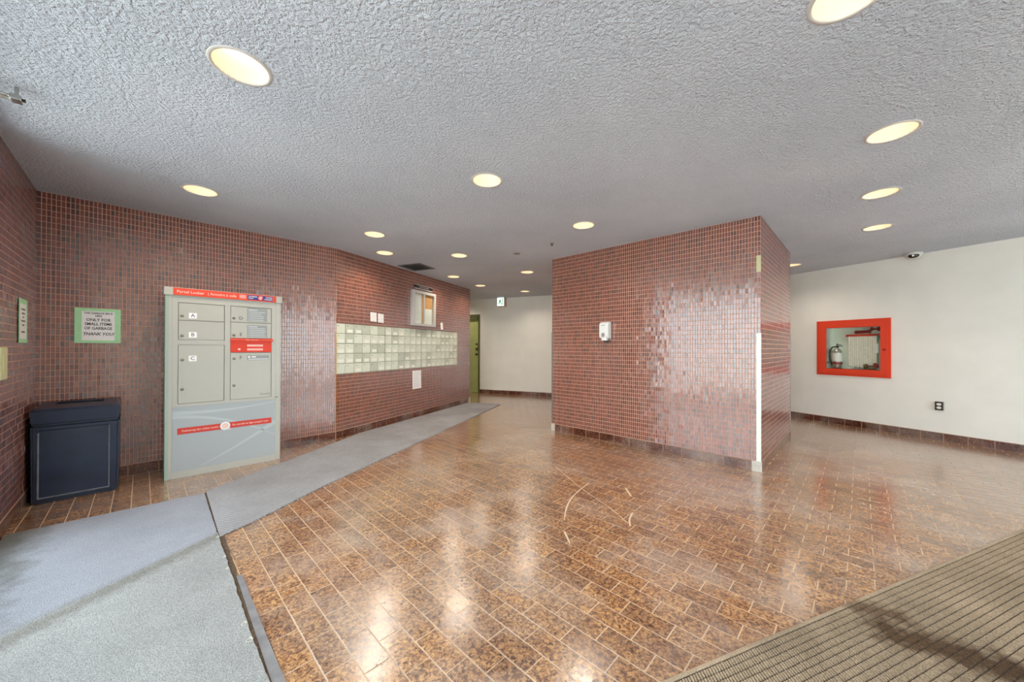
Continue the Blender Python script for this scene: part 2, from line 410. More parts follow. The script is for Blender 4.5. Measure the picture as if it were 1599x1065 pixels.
def mosaic(wall_obj, x0, x1, z0, z1, pu=0.0257, pv=0.0503, holes=()):
    """small upright glazed tiles, each with its own chamfered edges and tiny tilt"""
    vs_, fs_ = [], []
    nu = int(round((x1 - x0) / pu)); nv = int(round((z1 - z0) / pv))
    pu = (x1 - x0) / nu; pv = (z1 - z0) / nv
    g = 0.0019; c = 0.0016; d = 0.0022
    for i in range(nu):
        for j in range(nv):
            a0 = x0 + i * pu + g; a1 = x0 + (i + 1) * pu - g; b0 = z0 + j * pv + g; b1 = z0 + (j + 1) * pv - g
            cx, cz = (a0 + a1) / 2, (b0 + b1) / 2
            for h in holes:
                if h[0] - 0.004 < cx < h[1] + 0.004 and b1 > h[2] and b0 < h[3]:
                    if b0 < h[2] - 0.006: b1 = h[2] - 0.001
                    elif b1 > h[3] + 0.006: b0 = h[3] + 0.001
                    else: b0 = b1
            if b1 - b0 < 0.005: continue
            tx = random.gauss(0, 0.00018); tz = random.gauss(0, 0.00026); dd = d + random.uniform(-0.0003, 0.0003)
            k = len(vs_)
            vs_ += [(a0, 0.0005, b0), (a1, 0.0005, b0), (a1, 0.0005, b1), (a0, 0.0005, b1)]
            vs_ += [(a0 + c, -(dd - tx - tz), b0 + c), (a1 - c, -(dd + tx - tz), b0 + c), (a1 - c, -(dd + tx + tz), b1 - c), (a0 + c, -(dd - tx + tz), b1 - c)]
            fs_ += [(k + 4, k + 5, k + 6, k + 7), (k, k + 1, k + 5, k + 4), (k + 1, k + 2, k + 6, k + 5), (k + 2, k + 3, k + 7, k + 6), (k + 3, k, k + 4, k + 7)]
    me = bpy.data.meshes.new('mosaic_tiles'); me.from_pydata(vs_, [], fs_); me.materials.append(M['mosaic'])
    o = link('mosaic_tile', me, wall_obj); o['kind'] = 'stuff'
    return o

BH = 0.1016
wl = wall('wall_left', F_LEFT, LW_LEN, CEIL, 'grout')
mosaic(wl, 0, LW_LEN, BH, CEIL)
MB = (0.0, 3.0, 0.845, 1.525)
ws = wall('wall_left_back', F_SEG, SEG_L, CEIL, 'grout')
mosaic(ws, 0, SEG_L, BH, CEIL)
wm = wall('wall_mail', F_MAIL, MAIL_L, CEIL, 'grout', holes=[(0.004, 3.004, 0.845, 1.525)], thick=0.12)
mosaic(wm, 0, MAIL_L, BH, CEIL, holes=[(0.0, 3.0, 0.845, 1.525)])
wp = wall('wall_pillar_front', F_PF, PF_L, CEIL, 'grout')
mosaic(wp, 0, PF_L, BH, CEIL)
wq = wall('wall_pillar_side', F_PS, PS_L, CEIL, 'grout')
mosaic(wq, 0, PS_L, BH, CEIL)
F_PL = frame(P4.x, P4.y, math.degrees(math.atan2(P1.y - P4.y, P1.x - P4.x)))
F_PB = frame(P3.x, P3.y, math.degrees(math.atan2(P4.y - P3.y, P4.x - P3.x)))
wall('wall_pillar_left', F_PL, PS_L, CEIL, 'grout'); wall('wall_pillar_back', F_PB, PF_L, CEIL, 'grout')
CAB = (0.511, 1.171, 0.885, 1.532)
R_BACKX = -(R1 - R0).length
R_LEN = (R3 - R1).length
wr = wall('wall_right', F_RIGHT, R_LEN, CEIL, 'plaster', holes=[CAB], x0=R_BACKX)
DOOR = (-0.95, -0.004, 0.0, 2.092)
wb = wall('wall_back', F_BACK, (R0 - W1).length + 0.05, CEIL, 'plaster', holes=[DOOR], x0=-2.6)
boxpart('door_backing', (DOOR[0] - .1, DOOR[1] + .1, .101, .14, -.02, DOOR[3] + .1), 'olive_dark', wb)  # unseen box added to stop light leaking in round the door
# passage that opens to the left behind the mailbox wall
CR = Cc - Vector((math.cos(R(67.1 - 90)), math.sin(R(67.1 - 90)))) * 2.4
F_RET = frame(Cc.x, Cc.y, math.degrees(math.atan2(CR.y - Cc.y, CR.x - Cc.x)))
wall('wall_passage', F_RET, 2.4, CEIL, 'plaster')
F_END = frame(CR.x, CR.y, math.degrees(math.atan2(W0.y - CR.y, W0.x - CR.x)))
wall('wall_passage_end', F_END, (W0 - CR).length, CEIL, 'olive')  # unseen wall, coloured olive to bounce green light onto the back wall

# glazed entrance front just behind the camera, and invented unseen glazing on the right for more daylight
FT = -0.62
s_left = GRID.inverted() @ Vector((L0.x, L0.y, 0))
s_r3 = GRID.inverted() @ Vector((R3.x, R3.y, 0))
SX0, SX1 = s_left.x, s_r3.x
F_FRONT = GRID @ Matrix.Translation((SX1, FT, 0)) @ Matrix.Rotation(PI, 4, 'Z')
F_SIDE = frame(R3.x, R3.y, G_ANG - 90)
def glazing(name, F, length, bays, z0=0.0):
    bm = bmesh.new()
    for i in range(bays + 1):
        x = min(max(length * i / bays, 0.03), length - 0.03)
        box(bm, x - 0.03, x + 0.03, 0.0, 0.1, z0, CEIL)
    box(bm, 0, length, 0.0, 0.1, z0, z0 + 0.1); box(bm, 0, length, 0.0, 0.1, CEIL - 0.09, CEIL)
    o = struct(link(name, mesh_of(bm, name, 'mullion'), None, F))
    for i in range(bays):
        a, b2 = length * i / bays + 0.03, length * (i + 1) / bays - 0.03
        boxpart('pane', (a, b2, 0.047, 0.053, z0 + 0.1, CEIL - 0.09), 'glass', o)
    ld = bpy.data.lights.new(name + '_daylight', 'AREA'); ld.shape = 'RECTANGLE'; ld.size = length; ld.size_y = CEIL - z0
    ld.cycles.is_portal = True
    lo = bpy.data.objects.new(name + '_daylight', ld); C.objects.link(lo)
    lo.matrix_world = F @ Matrix.Translation((length / 2, 0.14, (CEIL + z0) / 2)) @ Matrix.Rotation(-PI / 2, 4, 'X')
    return o
glazing('window_1', F_FRONT, SX1 - SX0, 6)
SIDE_L = s_r3.y - FT
glazing('added_window_2', F_SIDE, SIDE_L - 3.0, 3)
wall('wall_side', F_SIDE, SIDE_L, CEIL, 'plaster', x0=SIDE_L - 3.0)  # unseen stretch made solid to keep window glare off the mosaic
struct(boxpart('ground', (-30, 30, -30, 30, -0.3, -0.2), 'ground'))

# floor slab and ceiling follow the room outline
room = [L0, A, B, Cc, CR, W0, W1, R0, R1, R3]
front_r = G(SX1, FT); front_l = G(SX0, FT)
outline = [(p.x, p.y) for p in (L0, A, B, Cc, CR, W0, R0, R3)] + [(front_r.x, front_r.y), (front_l.x, front_l.y)]
def slab(name, z0, z1, m, holes=(), grow=0.0):
    loops = [[Vector((x, y, 0)) for x, y in outline]]
    loops += [[Vector((x, y, 0)) for x, y in h] for h in holes]
    flat = [p for l in loops for p in l]
    bm = bmesh.new()
    va = [bm.verts.new((p.x, p.y, z0)) for p in flat]; vb = [bm.verts.new((p.x, p.y, z1)) for p in flat]
    for tr in tessellate_polygon(loops):
        try:
            bm.faces.new([va[i] for i in tr]); bm.faces.new([vb[i] for i in reversed(tr)])
        except ValueError: pass
    k = 0
    for l in loops:
        n = len(l)
        for i in range(n): bm.faces.new((va[k + i], va[k + (i + 1) % n], vb[k + (i + 1) % n], vb[k + i]))
        k += n
    return struct(link(name, mesh_of(bm, name, m)))
def inside(x, y, poly):
    r = False; n = len(poly)
    for i in range(n):
        x1, y1 = poly[i]; x2, y2 = poly[(i + 1) % n]
        if (y1 > y) != (y2 > y) and x < (x2 - x1) * (y - y1) / (y2 - y1) + x1: r = not r
    return r
floor = slab('floor', -0.12, -0.0014, 'floor_grout')

LIGHTS = [(-2.06, .313), (-3.93, .332), (-2.08, 1.857), (-4.0, 1.852), (-4.68, 2.313), (-2.106, 3.246), (-4.052, 3.101),
          (-5.331, 3.95), (-5.691, 4.906), (-4.10, 4.585), (-5.523, 6.111), (-.03, 1.80), (.133, 3.129), (.115, 4.288), (.122, 5.463), (-.771, 7.03), (-7.55, 5.55)]  # last one is unseen, added to brighten the passage and back wall
LR = 0.108
def circle(cx, cy, r, n=28):
    return [(cx + r * math.cos(2 * PI * i / n), cy + r * math.sin(2 * PI * i / n)) for i in range(n)]
lw = [G(s, t) for s, t in LIGHTS]
holes = [circle(p.x, p.y, LR) for p in lw]
vc = Vector((-1.53, 5.77)); F_VENT = frame(vc.x, vc.y, 67.1, CEIL)
vh = [F_VENT @ Vector(p) for p in ((-.19, -.19, 0), (.19, -.19, 0), (.19, .19, 0), (-.19, .19, 0))]
holes.append([(p.x, p.y) for p in vh])
ceil = slab('ceiling', CEIL, CEIL + 0.02, 'ceiling', holes)

# ------------------------------------------------------------------ floor tiles
TP, TL, T0, S0 = 0.1043, 0.2086, 0.053, -0.474
g = 0.0024
def tile_mesh(L, Wd, h=0.006, c=0.0007, name='tile'):
    bm = bmesh.new()
    lo = [bm.verts.new(p) for p in ((-L / 2, -Wd / 2, -h), (L / 2, -Wd / 2, -h), (L / 2, Wd / 2, -h), (-L / 2, Wd / 2, -h))]
    md = [bm.verts.new((v.co.x, v.co.y, -c)) for v in lo]
    tp = [bm.verts.new((v.co.x - math.copysign(c, v.co.x), v.co.y - math.copysign(c, v.co.y), 0)) for v in lo]
    bm.faces.new(tp)
    for a, b2 in ((lo, md), (md, tp)):
        for i in range(4): bm.faces.new((a[i], a[(i + 1) % 4], b2[(i + 1) % 4], b2[i]))
    return mesh_of(bm, name, None)
tm = tile_mesh(TL - 2 * g, TP - 2 * g); tm.materials.append(M['tile'])
carpet_far = [(-3.88, -.60), (-3.843, .36), (-2.935, .341), (-2.52, -.40), (-2.40, -.60)]
carpet_near = [(-2.955, .342), (-2.404, .334), (-1.905, .322), (-1.528, .320), (1.2, .30), (1.2, -.60), (-2.38, -.60), (-2.53, -.40)]
runner_w = [(-2.522, 2.976), (-2.415, 3.586), (-2.346, 3.845), (-2.272, 4.233), (-2.126, 5.004), (-1.455, 6.60), (-.951, 7.862), (-.235, 7.625), (-1.63, 3.07), (-1.758, 2.514), (-1.835, 2.268)]
MATF = frame(0.12, 1.127, 21.0)
pillar_poly = [(p.x, p.y) for p in (P1, P2, P3, P4)]
cells = []
for n in range(-8, 90):
    tcn = T0 + (n + 0.5) * TP
    off = S0 + (0 if n % 2 else TL / 2)
    k0 = int((-8.5 - off) / TL); 
    for k in range(k0, k0 + 75):
        sc = off + (k + 0.5) * TL
        p = G(sc, tcn)
        if not inside(p.x, p.y, outline):
            if not any(inside(p.x + dx, p.y + dy, outline) for dx, dy in ((.08, 0), (-.08, 0), (0, .08), (0, -.08))): continue
        if inside(p.x, p.y, pillar_poly) and all(inside(p.x + dx, p.y + dy, pillar_poly) for dx, dy in ((.12, 0), (-.12, 0), (0, .12), (0, -.12))): continue
        cells.append((sc, tcn, p))
def visible(sc, tcn, p):
    if p.y < 0.8: return False
    x = 799 + 561 * p.x / p.y; y = 541 + 561 * 1.2 / p.y
    if not (-10 < x < 1610 and y < 1075): return False
    if inside(sc, tcn, carpet_far) or inside(sc, tcn, carpet_near) or inside(p.x, p.y, runner_w): return False
    q = MATF.inverted() @ p
    if q.y < -0.06 and q.x > 0: return False
    return True
order = sorted([c for c in cells if visible(*c)], key=lambda c: c[2].y)
near = order[:300]; ns = {(c[0], c[1]) for c in near}
for sc, tcn, p in near:
    dz = random.uniform(-0.0004, 0.0002)
    link('tile', tm, floor, GRID @ Matrix.Translation((sc + random.uniform(-.0006, .0006), tcn, dz)) @ Matrix.Rotation(random.gauss(0, .0012), 4, 'X') @ Matrix.Rotation(random.gauss(0, .0008), 4, 'Y'))
vv, ff = [], []
Lx, Wy, ch, hh = (TL - 2 * g) / 2, (TP - 2 * g) / 2, 0.0007, 0.006
for sc, tcn, p in cells:
    if (sc, tcn) in ns: continue
    dz = random.uniform(-0.0004, 0.0002); tx = random.gauss(0, .0012); ty = random.gauss(0, .0008)
    k = len(vv)
    for rx, ry, z in ((Lx, Wy, -hh), (Lx, Wy, -ch), (Lx - ch, Wy - ch, 0)):
        for sx, sy in ((-1, -1), (1, -1), (1, 1), (-1, 1)):
            q = G(sc + sx * rx, tcn + sy * ry, z + dz + sx * rx * ty + sy * ry * tx); vv.append(q[:])
    ff.append((k + 8, k + 9, k + 10, k + 11))
    for a in (0, 4):
        for i in range(4): ff.append((k + a + i, k + a + (i + 1) % 4, k + a + 4 + (i + 1) % 4, k + a + 4 + i))
me = bpy.data.meshes.new('floor_tiles'); me.from_pydata(vv, [], ff); me.materials.append(M['tiles'])
o = link('tile', me, floor); o['kind'] = 'stuff'

# pale scuff marks rubbed into the floor
def ribbon(pts, wd):
    bm = bmesh.new(); pr = None
    for i, p in enumerate(pts):
        a = Vector(pts[max(i - 1, 0)]); b2 = Vector(pts[min(i + 1, len(pts) - 1)]); d = (b2 - a).normalized(); nn = Vector((-d.y, d.x))
        wq_ = wd * (0.55 + 0.45 * math.sin(PI * (i + .5) / len(pts)) + random.uniform(-.2, .2))
        l = bm.verts.new((p[0] + nn.x * wq_, p[1] + nn.y * wq_, 0.0009)); r2 = bm.verts.new((p[0] - nn.x * wq_, p[1] - nn.y * wq_, 0.0009))
        if pr: bm.faces.new((pr[0], l, r2, pr[1]))
        pr = (l, r2)
    return mesh_of(bm, 'scuff_mark', 'scuff')
def bez(pts, n=14):
    out = []
    for i in range(len(pts) - 1):
        p0 = Vector(pts[max(i - 1, 0)]); p1 = Vector(pts[i]); p2 = Vector(pts[i + 1]); p3 = Vector(pts[min(i + 2, len(pts) - 1)])
        for k in range(n):
            t = k / n
            out.append(0.5 * ((2 * p1) + (-p0 + p2) * t + (2 * p0 - 5 * p1 + 4 * p2 - p3) * t * t + (-p0 + 3 * p1 - 3 * p2 + p3) * t ** 3))
    out.append(Vector(pts[-1])); return out
for pts, wd in (([(0.69, 3.21), (0.60, 3.08), (0.49, 2.90), (0.415, 2.71), (0.37, 2.52)], .006), ([(0.347, 2.36), (0.36, 2.21)], .006),
                ([(0.44, 3.66), (0.60, 3.08), (0.735, 2.72), (0.80, 2.47)], .0035), ([(0.98, 3.10), (0.97, 2.92)], .008), ([(0.885, 2.63), (0.83, 2.53), (0.80, 2.43)], .007)):
    o = link('scuff_mark', ribbon([tuple(p) for p in bez(pts, 5)], wd), floor)

# ------------------------------------------------------------------ tiled baseboards
BM = tile_mesh(0.2, 0.094, 0.012, 0.0015, 'baseboard_tile'); BM.materials.append(M['base_tile'])
def baseboard(name, F, x0, x1, phase=0.0, proud=0.008):
    b = struct(part(name, lambda bm: box(bm, x0, x1, -proud + 0.003, 0.0, 0.0, BH), 'base_grout', None, F))
    x = x0 - phase
    while x < x1 - 0.004:
        a, c2 = max(x, x0) + 0.003, min(x + 0.206, x1) - 0.003
        if c2 - a > 0.012:
            sx = (c2 - a) / 0.2
            mt = Matrix.Translation(((a + c2) / 2, -proud, BH / 2 - 0.001)) @ Matrix.Rotation(R(90), 4, 'X') @ Matrix.Diagonal((sx, 1, 1, 1))
            link('tile', BM, b, mt)
        x += 0.206
    return b
baseboard('baseboard_left', F_LEFT, 0, LW_LEN, 0.08)
baseboard('baseboard_left_back', F_SEG, 0, SEG_L, 0.0885)
baseboard('baseboard_mail', F_MAIL, 0, MAIL_L - 0.06, 0.1)
baseboard('baseboard_pillar_front', F_PF, 0.06, PF_L - 0.07, 0.10)
baseboard('baseboard_pillar_side', F_PS, 0.0, PS_L, 0.05)
baseboard('baseboard_right', F_RIGHT, R_BACKX, R_LEN, 0.12)
baseboard('baseboard_back', F_BACK, 0.0, (R0 - W1).length, 0.0)
baseboard('baseboard_passage', F_RET, 0.0, 2.4, 0.0)

# corner guards, trims
def trim(n, F, dims, m, bev=0.0): return struct(boxpart('trim_%d' % n, dims, m, None, F, bev))
trim(1, F_PF, (PF_L - 0.034, PF_L + 0.0045, -0.0075, 0.0, BH, 1.352), 'white_trim')
trim(2, F_PF, (PF_L - 0.034, PF_L + 0.003, -0.007, 0.0, 1.95, 2.11), 'cream_trim')
trim(3, F_PF, (PF_L - 0.072, PF_L + 0.011, -0.011, 0.0, 0.0, BH), 'stone', 0.002)
trim(4, F_PF, (-0.008, 0.05, -0.011, 0.0, 0.0, BH), 'stone', 0.002)
trim(5, F_PF, (-0.006, 0.016, -0.006, 0.0, BH, 1.43), 'grey_trim')
trim(6, F_MAIL, (MAIL_L - 0.05, MAIL_L + 0.01, -0.011, 0.0, 0.0, BH), 'stone', 0.002)
trim(7, F_MAIL, (MAIL_L - 0.012, MAIL_L + 0.004, -0.006, 0.0, BH, 1.3), 'grey_trim')
trim(8, F_SEG, (SEG_L - 0.009, SEG_L + 0.002, -0.006, 0.0, BH, 1.4), 'brass_trim')
trim(9, F_PS, (PS_L - 0.014, PS_L + 0.004, -0.006, 0.0, BH, 1.4), 'grey_trim')

# ------------------------------------------------------------------ door in the back wall
door = struct(bpy.data.objects.new('door_1', None)); C.objects.link(door); door.matrix_world = F_BACK
def dfr(bm):
    box(bm, -.95, -.905, -.012, .1, 0, 2.092); box(bm, -.05, -.004, -.012, .1, 0, 2.092); box(bm, -.905, -.05, -.012, .1, 2.045, 2.092)
part('door_frame', dfr, 'olive_dark', door)
boxpart('door_panel', (-.902, -.053, .03, .07, 0.006, 2.0), 'olive', door, None, 0.002)
boxpart('door_closer', (-.45, -.06, -.03, .028, 1.955, 2.04), 'olive_dark', door, None, 0.004)
for z, r_ in ((1.30, .022), (1.17, .03), (1.03, .026)):
    part('door_knob' if z > 1.04 else 'keyhole_plate', lambda bm: lathe(bm, [(r_ * .7, 0), (r_, .008), (r_ * .6, .02), (r_ * 1.1, .04), (r_ * .8, .055), (0.001, .06)], 16), 'dark_metal', door,
         Matrix.Translation((-.105, .03, z)) @ Matrix.Rotation(R(90), 4, 'X'), True)

# ------------------------------------------------------------------ recessed ceiling lights
bmL = {}
def b_ring(bm):
    n = 32; prof = [(LR - .002, .006), (LR - .001, -.002), (LR + .004, -.005), (LR + .014, -.003), (LR + .016, .0)]
    lathe(bm, prof, n, None, False)
def b_cone(bm):
    lathe(bm, [(LR - .001, -.001), (LR - .004, .03), (.088, .085), (.074, .115)], 28, None, False)
def b_bulb(bm):
    lathe(bm, [(.074, .1155), (.060, .098), (.048, .092), (.02, .088), (.001, .087)], 24, None, False)
def b_can(bm):
    lathe(bm, [(LR + .001, .0205), (.105, .12), (.09, .15), (.001, .152)], 20, None, False)
for k, (fn, m) in dict(trim_ring=(b_ring, 'ring'), reflector=(b_cone, 'cone'), lamp=(b_bulb, 'bulb'), housing=(b_can, 'grey_plastic')).items():
    bm = bmesh.new(); fn(bm); bmL[k] = mesh_of(bm, k, m, True)
L_LABEL = [
 'large recessed downlight above the grey carpet with its bright lamp showing',
 'recessed downlight near the dark red wall above the parcel locker side',
 'recessed downlight in the middle of the ceiling over the tile floor',
 'recessed downlight near the left end of the mailbox wall, nearer of the close pair',
 'recessed downlight beside the dark ceiling vent, farther of the close pair',
 'recessed downlight in front of the left part of the tiled pillar block',
 'recessed downlight to the right of the dark ceiling vent',
 'recessed downlight over the far runner end, nearest to the notice case',
 'small far recessed downlight left of the exit sign over the passage',
 'recessed downlight in front of the white back wall, close to pillar top left',
 'smallest recessed downlight right by the exit sign at the back wall',
 'very large recessed downlight cut by the top edge of the picture',
 'recessed downlight on the right, second from the top of its row of four',
 'recessed downlight on the right, third of its row towards the white wall',
 'recessed downlight on the right, last of its row, nearest to the dome camera',
 'recessed downlight half hidden behind the right edge of the tiled pillar block',
 'unseen downlight added to brighten the side passage behind the mailbox wall']
for i, ((s, t), p) in enumerate(zip(LIGHTS, lw)):
    L = thing('ceiling_light', L_LABEL[i], 'ceiling light', Matrix.Translation((p.x, p.y, CEIL)), 'recessed round downlights in the ceiling')
    for k in ('trim_ring', 'reflector', 'lamp', 'housing'): link(k, bmL[k], L)
    ld = bpy.data.lights.new('downlight', 'SPOT'); ld.energy = LAMP_W; ld.color = (1.0, 0.90, 0.77); ld.spot_size = R(150); ld.spot_blend = 0.9; ld.shadow_soft_size = 0.05
    lo = bpy.data.objects.new('downlight', ld); C.objects.link(lo); lo.parent = L; lo.location = (0, 0, -.012)

# ------------------------------------------------------------------ ceiling vent, sprinklers, camera, bracket, exit sign
V = thing('ceiling_vent', 'square dark grey louvred air vent in the ceiling beside the mailbox wall', 'vent', F_VENT)
def vfr(bm):
    for d in ((-.21, .21, -.21, -.17), (-.21, .21, .17, .21), (-.21, -.17, -.17, .17), (.17, .21, -.17, .17)):
        box(bm, d[0], d[1], d[2], d[3], -.008, .004)
part('frame', vfr, 'vent', V)
for i in range(14):
    y = -.156 + i * .024
    part('slat', lambda bm: box(bm, -.17, .17, -.013, .013, -.001, .001), 'vent', V, Matrix.Translation((0, y, 0.0)) @ Matrix.Rotation(R(40), 4, 'X'))
boxpart('duct', (-.24, .24, -.24, .24, .0198, .1), 'vent_in', V)
for lab, (x, y), rr in (('small dark sprinkler head in the ceiling before the pillar top left corner', (.494, 4.449), .02), ('faint round cover plate in the ceiling midway to the passage', (.065, 4.937), .035)):
    T = thing('sprinkler' if rr < .03 else 'cover_plate', lab, 'sprinkler' if rr < .03 else 'cover plate', Matrix.Translation((x, y, CEIL)))
    part('escutcheon', lambda bm: lathe(bm, [(rr * 1.4, 0), (rr * 1.3, -.005), (rr * .5, -.007)], 20), 'grey_plastic', T, None, True)
    if rr < .03:
        part('nozzle', lambda bm: (lathe(bm, [(.006, -.005), (.007, -.024)], 12), lathe(bm, [(.016, -.026), (.016, -.028)], 12)), 'dark_metal', T)
CM = thing('security_camera', 'white dome camera with smoked eyeball on the ceiling edge of the white wall', 'camera', frame(5.42, 4.85, -65.95, CEIL))
part('base', lambda bm: lathe(bm, [(.085, 0), (.09, -.006), (.09, -.03), (.082, -.04)], 32), 'cam_white', CM, None, True)
part('shroud', lambda bm: lathe(bm, [(.078, -.03), (.076, -.045), (.064, -.068), (.04, -.084), (.001, -.09)], 32), 'cam_white', CM, Matrix.Rotation(R(0), 4, 'X'), True)
part('dome', lambda bm: lathe(bm, [(.060, -.0), (.058, -.02), (.048, -.038), (.03, -.05), (.001, -.055)], 28), 'smoke', CM, Matrix.Translation((.011, -.036, -.034)) @ Matrix.Diagonal((.95, .95, .85, 1)), True)
part('lens', lambda bm: lathe(bm, [(.012, 0), (.012, .01), (.001, .012)], 16), 'white', CM, Matrix.Translation((.022, -.082, -.050)) @ Matrix.Rotation(R(17), 4, 'Z') @ Matrix.Rotation(R(90), 4, 'X'))

BR = thing('ceiling_bracket', 'twin metal rods with clamped end hanging under the ceiling above left red wall', 'bracket', GRID @ Matrix.Translation((-3.03, -0.44, 2.44)))
for dx in (-.016, .016):
    part('rod', lambda bm: tube(bm, [(dx, .0, 0), (dx, -.175, 0.0)], .007, 10), 'chrome', BR, None, True)
boxpart('clamp', (-.028, .028, -.022, .014, -.014, .013), 'chrome', BR, None, .004)
part('bolt', lambda bm: lathe(bm, [(.008, 0), (.008, .012)], 6), 'dark_metal', BR, Matrix.Translation((.0, .012, 0)) @ Matrix.Rotation(R(-90), 4, 'X'))
boxpart('hanger', (-.006, .006, -.01, .004, .012, CEIL - 2.44), 'chrome', BR)

EX = thing('exit_sign', 'small lit exit sign with a running figure below the ceiling at the back wall', 'sign', F_BACK @ Matrix.Translation((.565, 0, 2.262)))
boxpart('housing', (0, .205, -.16, -.002, 0, .232), 'exit_side', EX, None, .004)
boxpart('face', (.008, .197, -.164, -.158, .01, .222), 'exit_face', EX)
def man(bm):
    y0, y1 = -.1665, -.1635
    def bar(ax, az, bx_, bz, w_):
        d = Vector((bx_ - ax, 0, bz - az)); L_ = d.length; d.normalize(); nn = Vector((-d.z, 0, d.x)) * w_
        ps = [Vector((ax, 0, az)) + nn, Vector((ax, 0, az)) - nn, Vector((bx_, 0, bz)) - nn, Vector((bx_, 0, bz)) + nn]
        f_ = [bm.verts.new((p.x, y0, p.z)) for p in ps]; b_ = [bm.verts.new((p.x, y1, p.z)) for p in ps]
        bm.faces.new(f_); bm.faces.new(list(reversed(b_)))
        for i in range(4): bm.faces.new((f_[i], f_[(i + 1) % 4], b_[(i + 1) % 4], b_[i]))
    bar(.10, .165, .085, .11, .014); bar(.085, .11, .12, .08, .009); bar(.12, .08, .115, .04, .008); bar(.085, .11, .06, .075, .009); bar(.06, .075, .03, .07, .008)
    bar(.10, .155, .135, .13, .007); bar(.098, .155, .065, .145, .007); bar(.065, .145, .055, .115, .006)
    bar(.112, .18, .112, .20, .011); bar(.155, .03, .155, .20, .006); bar(.155, .2, .185, .2, .006)
part('pictogram', man, 'exit_ink', EX)

# ------------------------------------------------------------------ parcel locker
LK = frame(-3.111, 3.229, 46.0)
K = thing('parcel_locker', 'tall warm grey parcel locker with lettered doors and a red top band', 'locker', LK)
LWD, LH, LD = .895, 1.742, .405
boxpart('carcass', (0.004, LWD - .004, .024, LD, 0.0, 1.69), 'locker', K, None, .003)
def lf(bm):
    for d in ((0, .045, 0.0, 1.672), (.85, LWD, 0.0, 1.672)): box(bm, d[0], d[1], 0, .024, d[2], d[3], .003)
    box(bm, .045, .85, .002, .024, 0, .06); box(bm, .045, .85, .002, .024, .65, .677); box(bm, .045, .85, .002, .024, 1.612, 1.672)
    box(bm, .045, .083, .004, .024, .677, 1.612); box(bm, .812, .85, .004, .024, .677, 1.612); box(bm, .42, .464, .003, .024, .677, 1.612)
    box(bm, .083, .42, .005, .024, 1.222, 1.266)
part('front_frame', lf, 'locker', K)
boxpart('hinge_strip', (-.003, .012, .002, .026, 1.06, 1.16), 'grey_plastic', K); boxpart('hinge_strip', (LWD - .01, LWD + .003, .002, .026, 1.06, 1.16), 'grey_plastic', K)
boxpart('side_edge', (-.002, .02, -.002, .03, .0, 1.67), 'locker_green', K)
def door_part(letter, x0, x1, z0, z1, lx, lz, cx, cz, card, low=None):
    d = boxpart('door', (x0 + .004, x1 - .004, .006, .022, z0 + .003, z1 - .003), 'locker', K, None, .0015)
    d['label'] = 'compartment door marked ' + letter
    for zz in [lz] + ([low] if low else []):
        part('lock', lambda bm: lathe(bm, [(.013, 0), (.013, .004), (.008, .007), (.008, .009)], 16), 'lock', d, Matrix.Translation((lx, .007, zz)) @ Matrix.Rotation(R(90), 4, 'X'), True)
    if card: boxpart('letter_plate', (cx - .028, cx + .028, .0045, .0065, cz - .026, cz + .026), 'paper', d)
    text('letter', letter, .046, 'grey_ink', d, cx, .0035 if card else .0045, cz, bold=.0006)
    return d
door_part('A', .083, .42, 1.448, 1.609, .110, 1.489, .185, 1.494, True)
door_part('B', .083, .42, 1.266, 1.446, .111, 1.306, .185, 1.315, True)
door_part('C', .083, .42, .677, 1.222, .112, 1.083, .185, 1.094, True, .812)
dd = door_part('D', .464, .812, 1.452, 1.609, .490, 1.490, .549, 1.492, False)
de = door_part('E', .464, .812, 1.290, 1.450, .492, 1.322, .549, 1.328, False)
df = door_part('F', .464, .812, .677, 1.146, .494, 1.087, .549, 1.095, False, .819)
for d, z0, z1 in ((dd, 1.468, 1.605), (de, 1.296, 1.428)):
    pl = boxpart('instruction_panel', (.60, .772, .0045, .0065, z0, z1), 'info', d)
def lines(bm, x0, x1, z0, z1, n, y=.0035, head=True):
    for i in range(n):
        z = z1 - (i + .7) * (z1 - z0) / n
        e_ = x0 + (x1 - x0) * (random.uniform(.7, 1.0) if i or not head else .5)
        h = .0045 if (i == 0 and head) else .003
        box(bm, x0 + (0 if i == 0 else .012), e_, y, y + .0008, z - h, z + h)
        if i: box(bm, x0, x0 + .006, y, y + .0008, z - .004, z + .004)
part('instruction_text', lambda bm: lines(bm, .612, .762, 1.474, 1.596, 6), 'info_line', dd)
part('instruction_text', lambda bm: lines(bm, .610, .765, 1.298, 1.424, 7), 'info_line', de)
boxpart('instruction_panel', (.60, .79, .0045, .0065, 1.068, 1.118), 'info', df)
part('key_symbol', lambda bm: (lathe(bm, [(.010, 0), (.010, .001)], 14, Matrix.Translation((.618, .0045, 1.101)) @ Matrix.Rotation(R(90), 4, 'X')), box(bm, .64, .675, .0035, .0043, 1.096, 1.108), box(bm, .61, .785, .0035, .0043, 1.076, 1.082)), 'white', df)
text('country_word', 'Canada', .030, 'grey_ink', df, .755, .0045, .715)
SL = boxpart('mail_slot', (.466, .812, .001, .022, 1.150, 1.288), 'red_slot', K, None, .002); SL['label'] = 'bright red slot panel with a projecting lip'
boxpart('slot_lip', (.462, .822, -.014, .006, 1.262, 1.288), 'red_sign', SL, None, .003)
text('slot_words', 'Mail  Courrier', .018, 'pink', SL, .64, -.0148, 1.275)
part('slot_text', lambda bm: [box(bm, .60, .735, .0002, .0009, z - .010, z + .010) for z in (1.218, 1.178)], 'pink', SL)
part('slot_text_line', lambda bm: [box(bm, .60 + k * .0135, .609 + k * .0135, -.0005, .0001, z - .001, z + .001) for k in range(10) for z in (1.222, 1.214, 1.182, 1.174)], 'red_soft', SL)['kind'] = 'stuff'
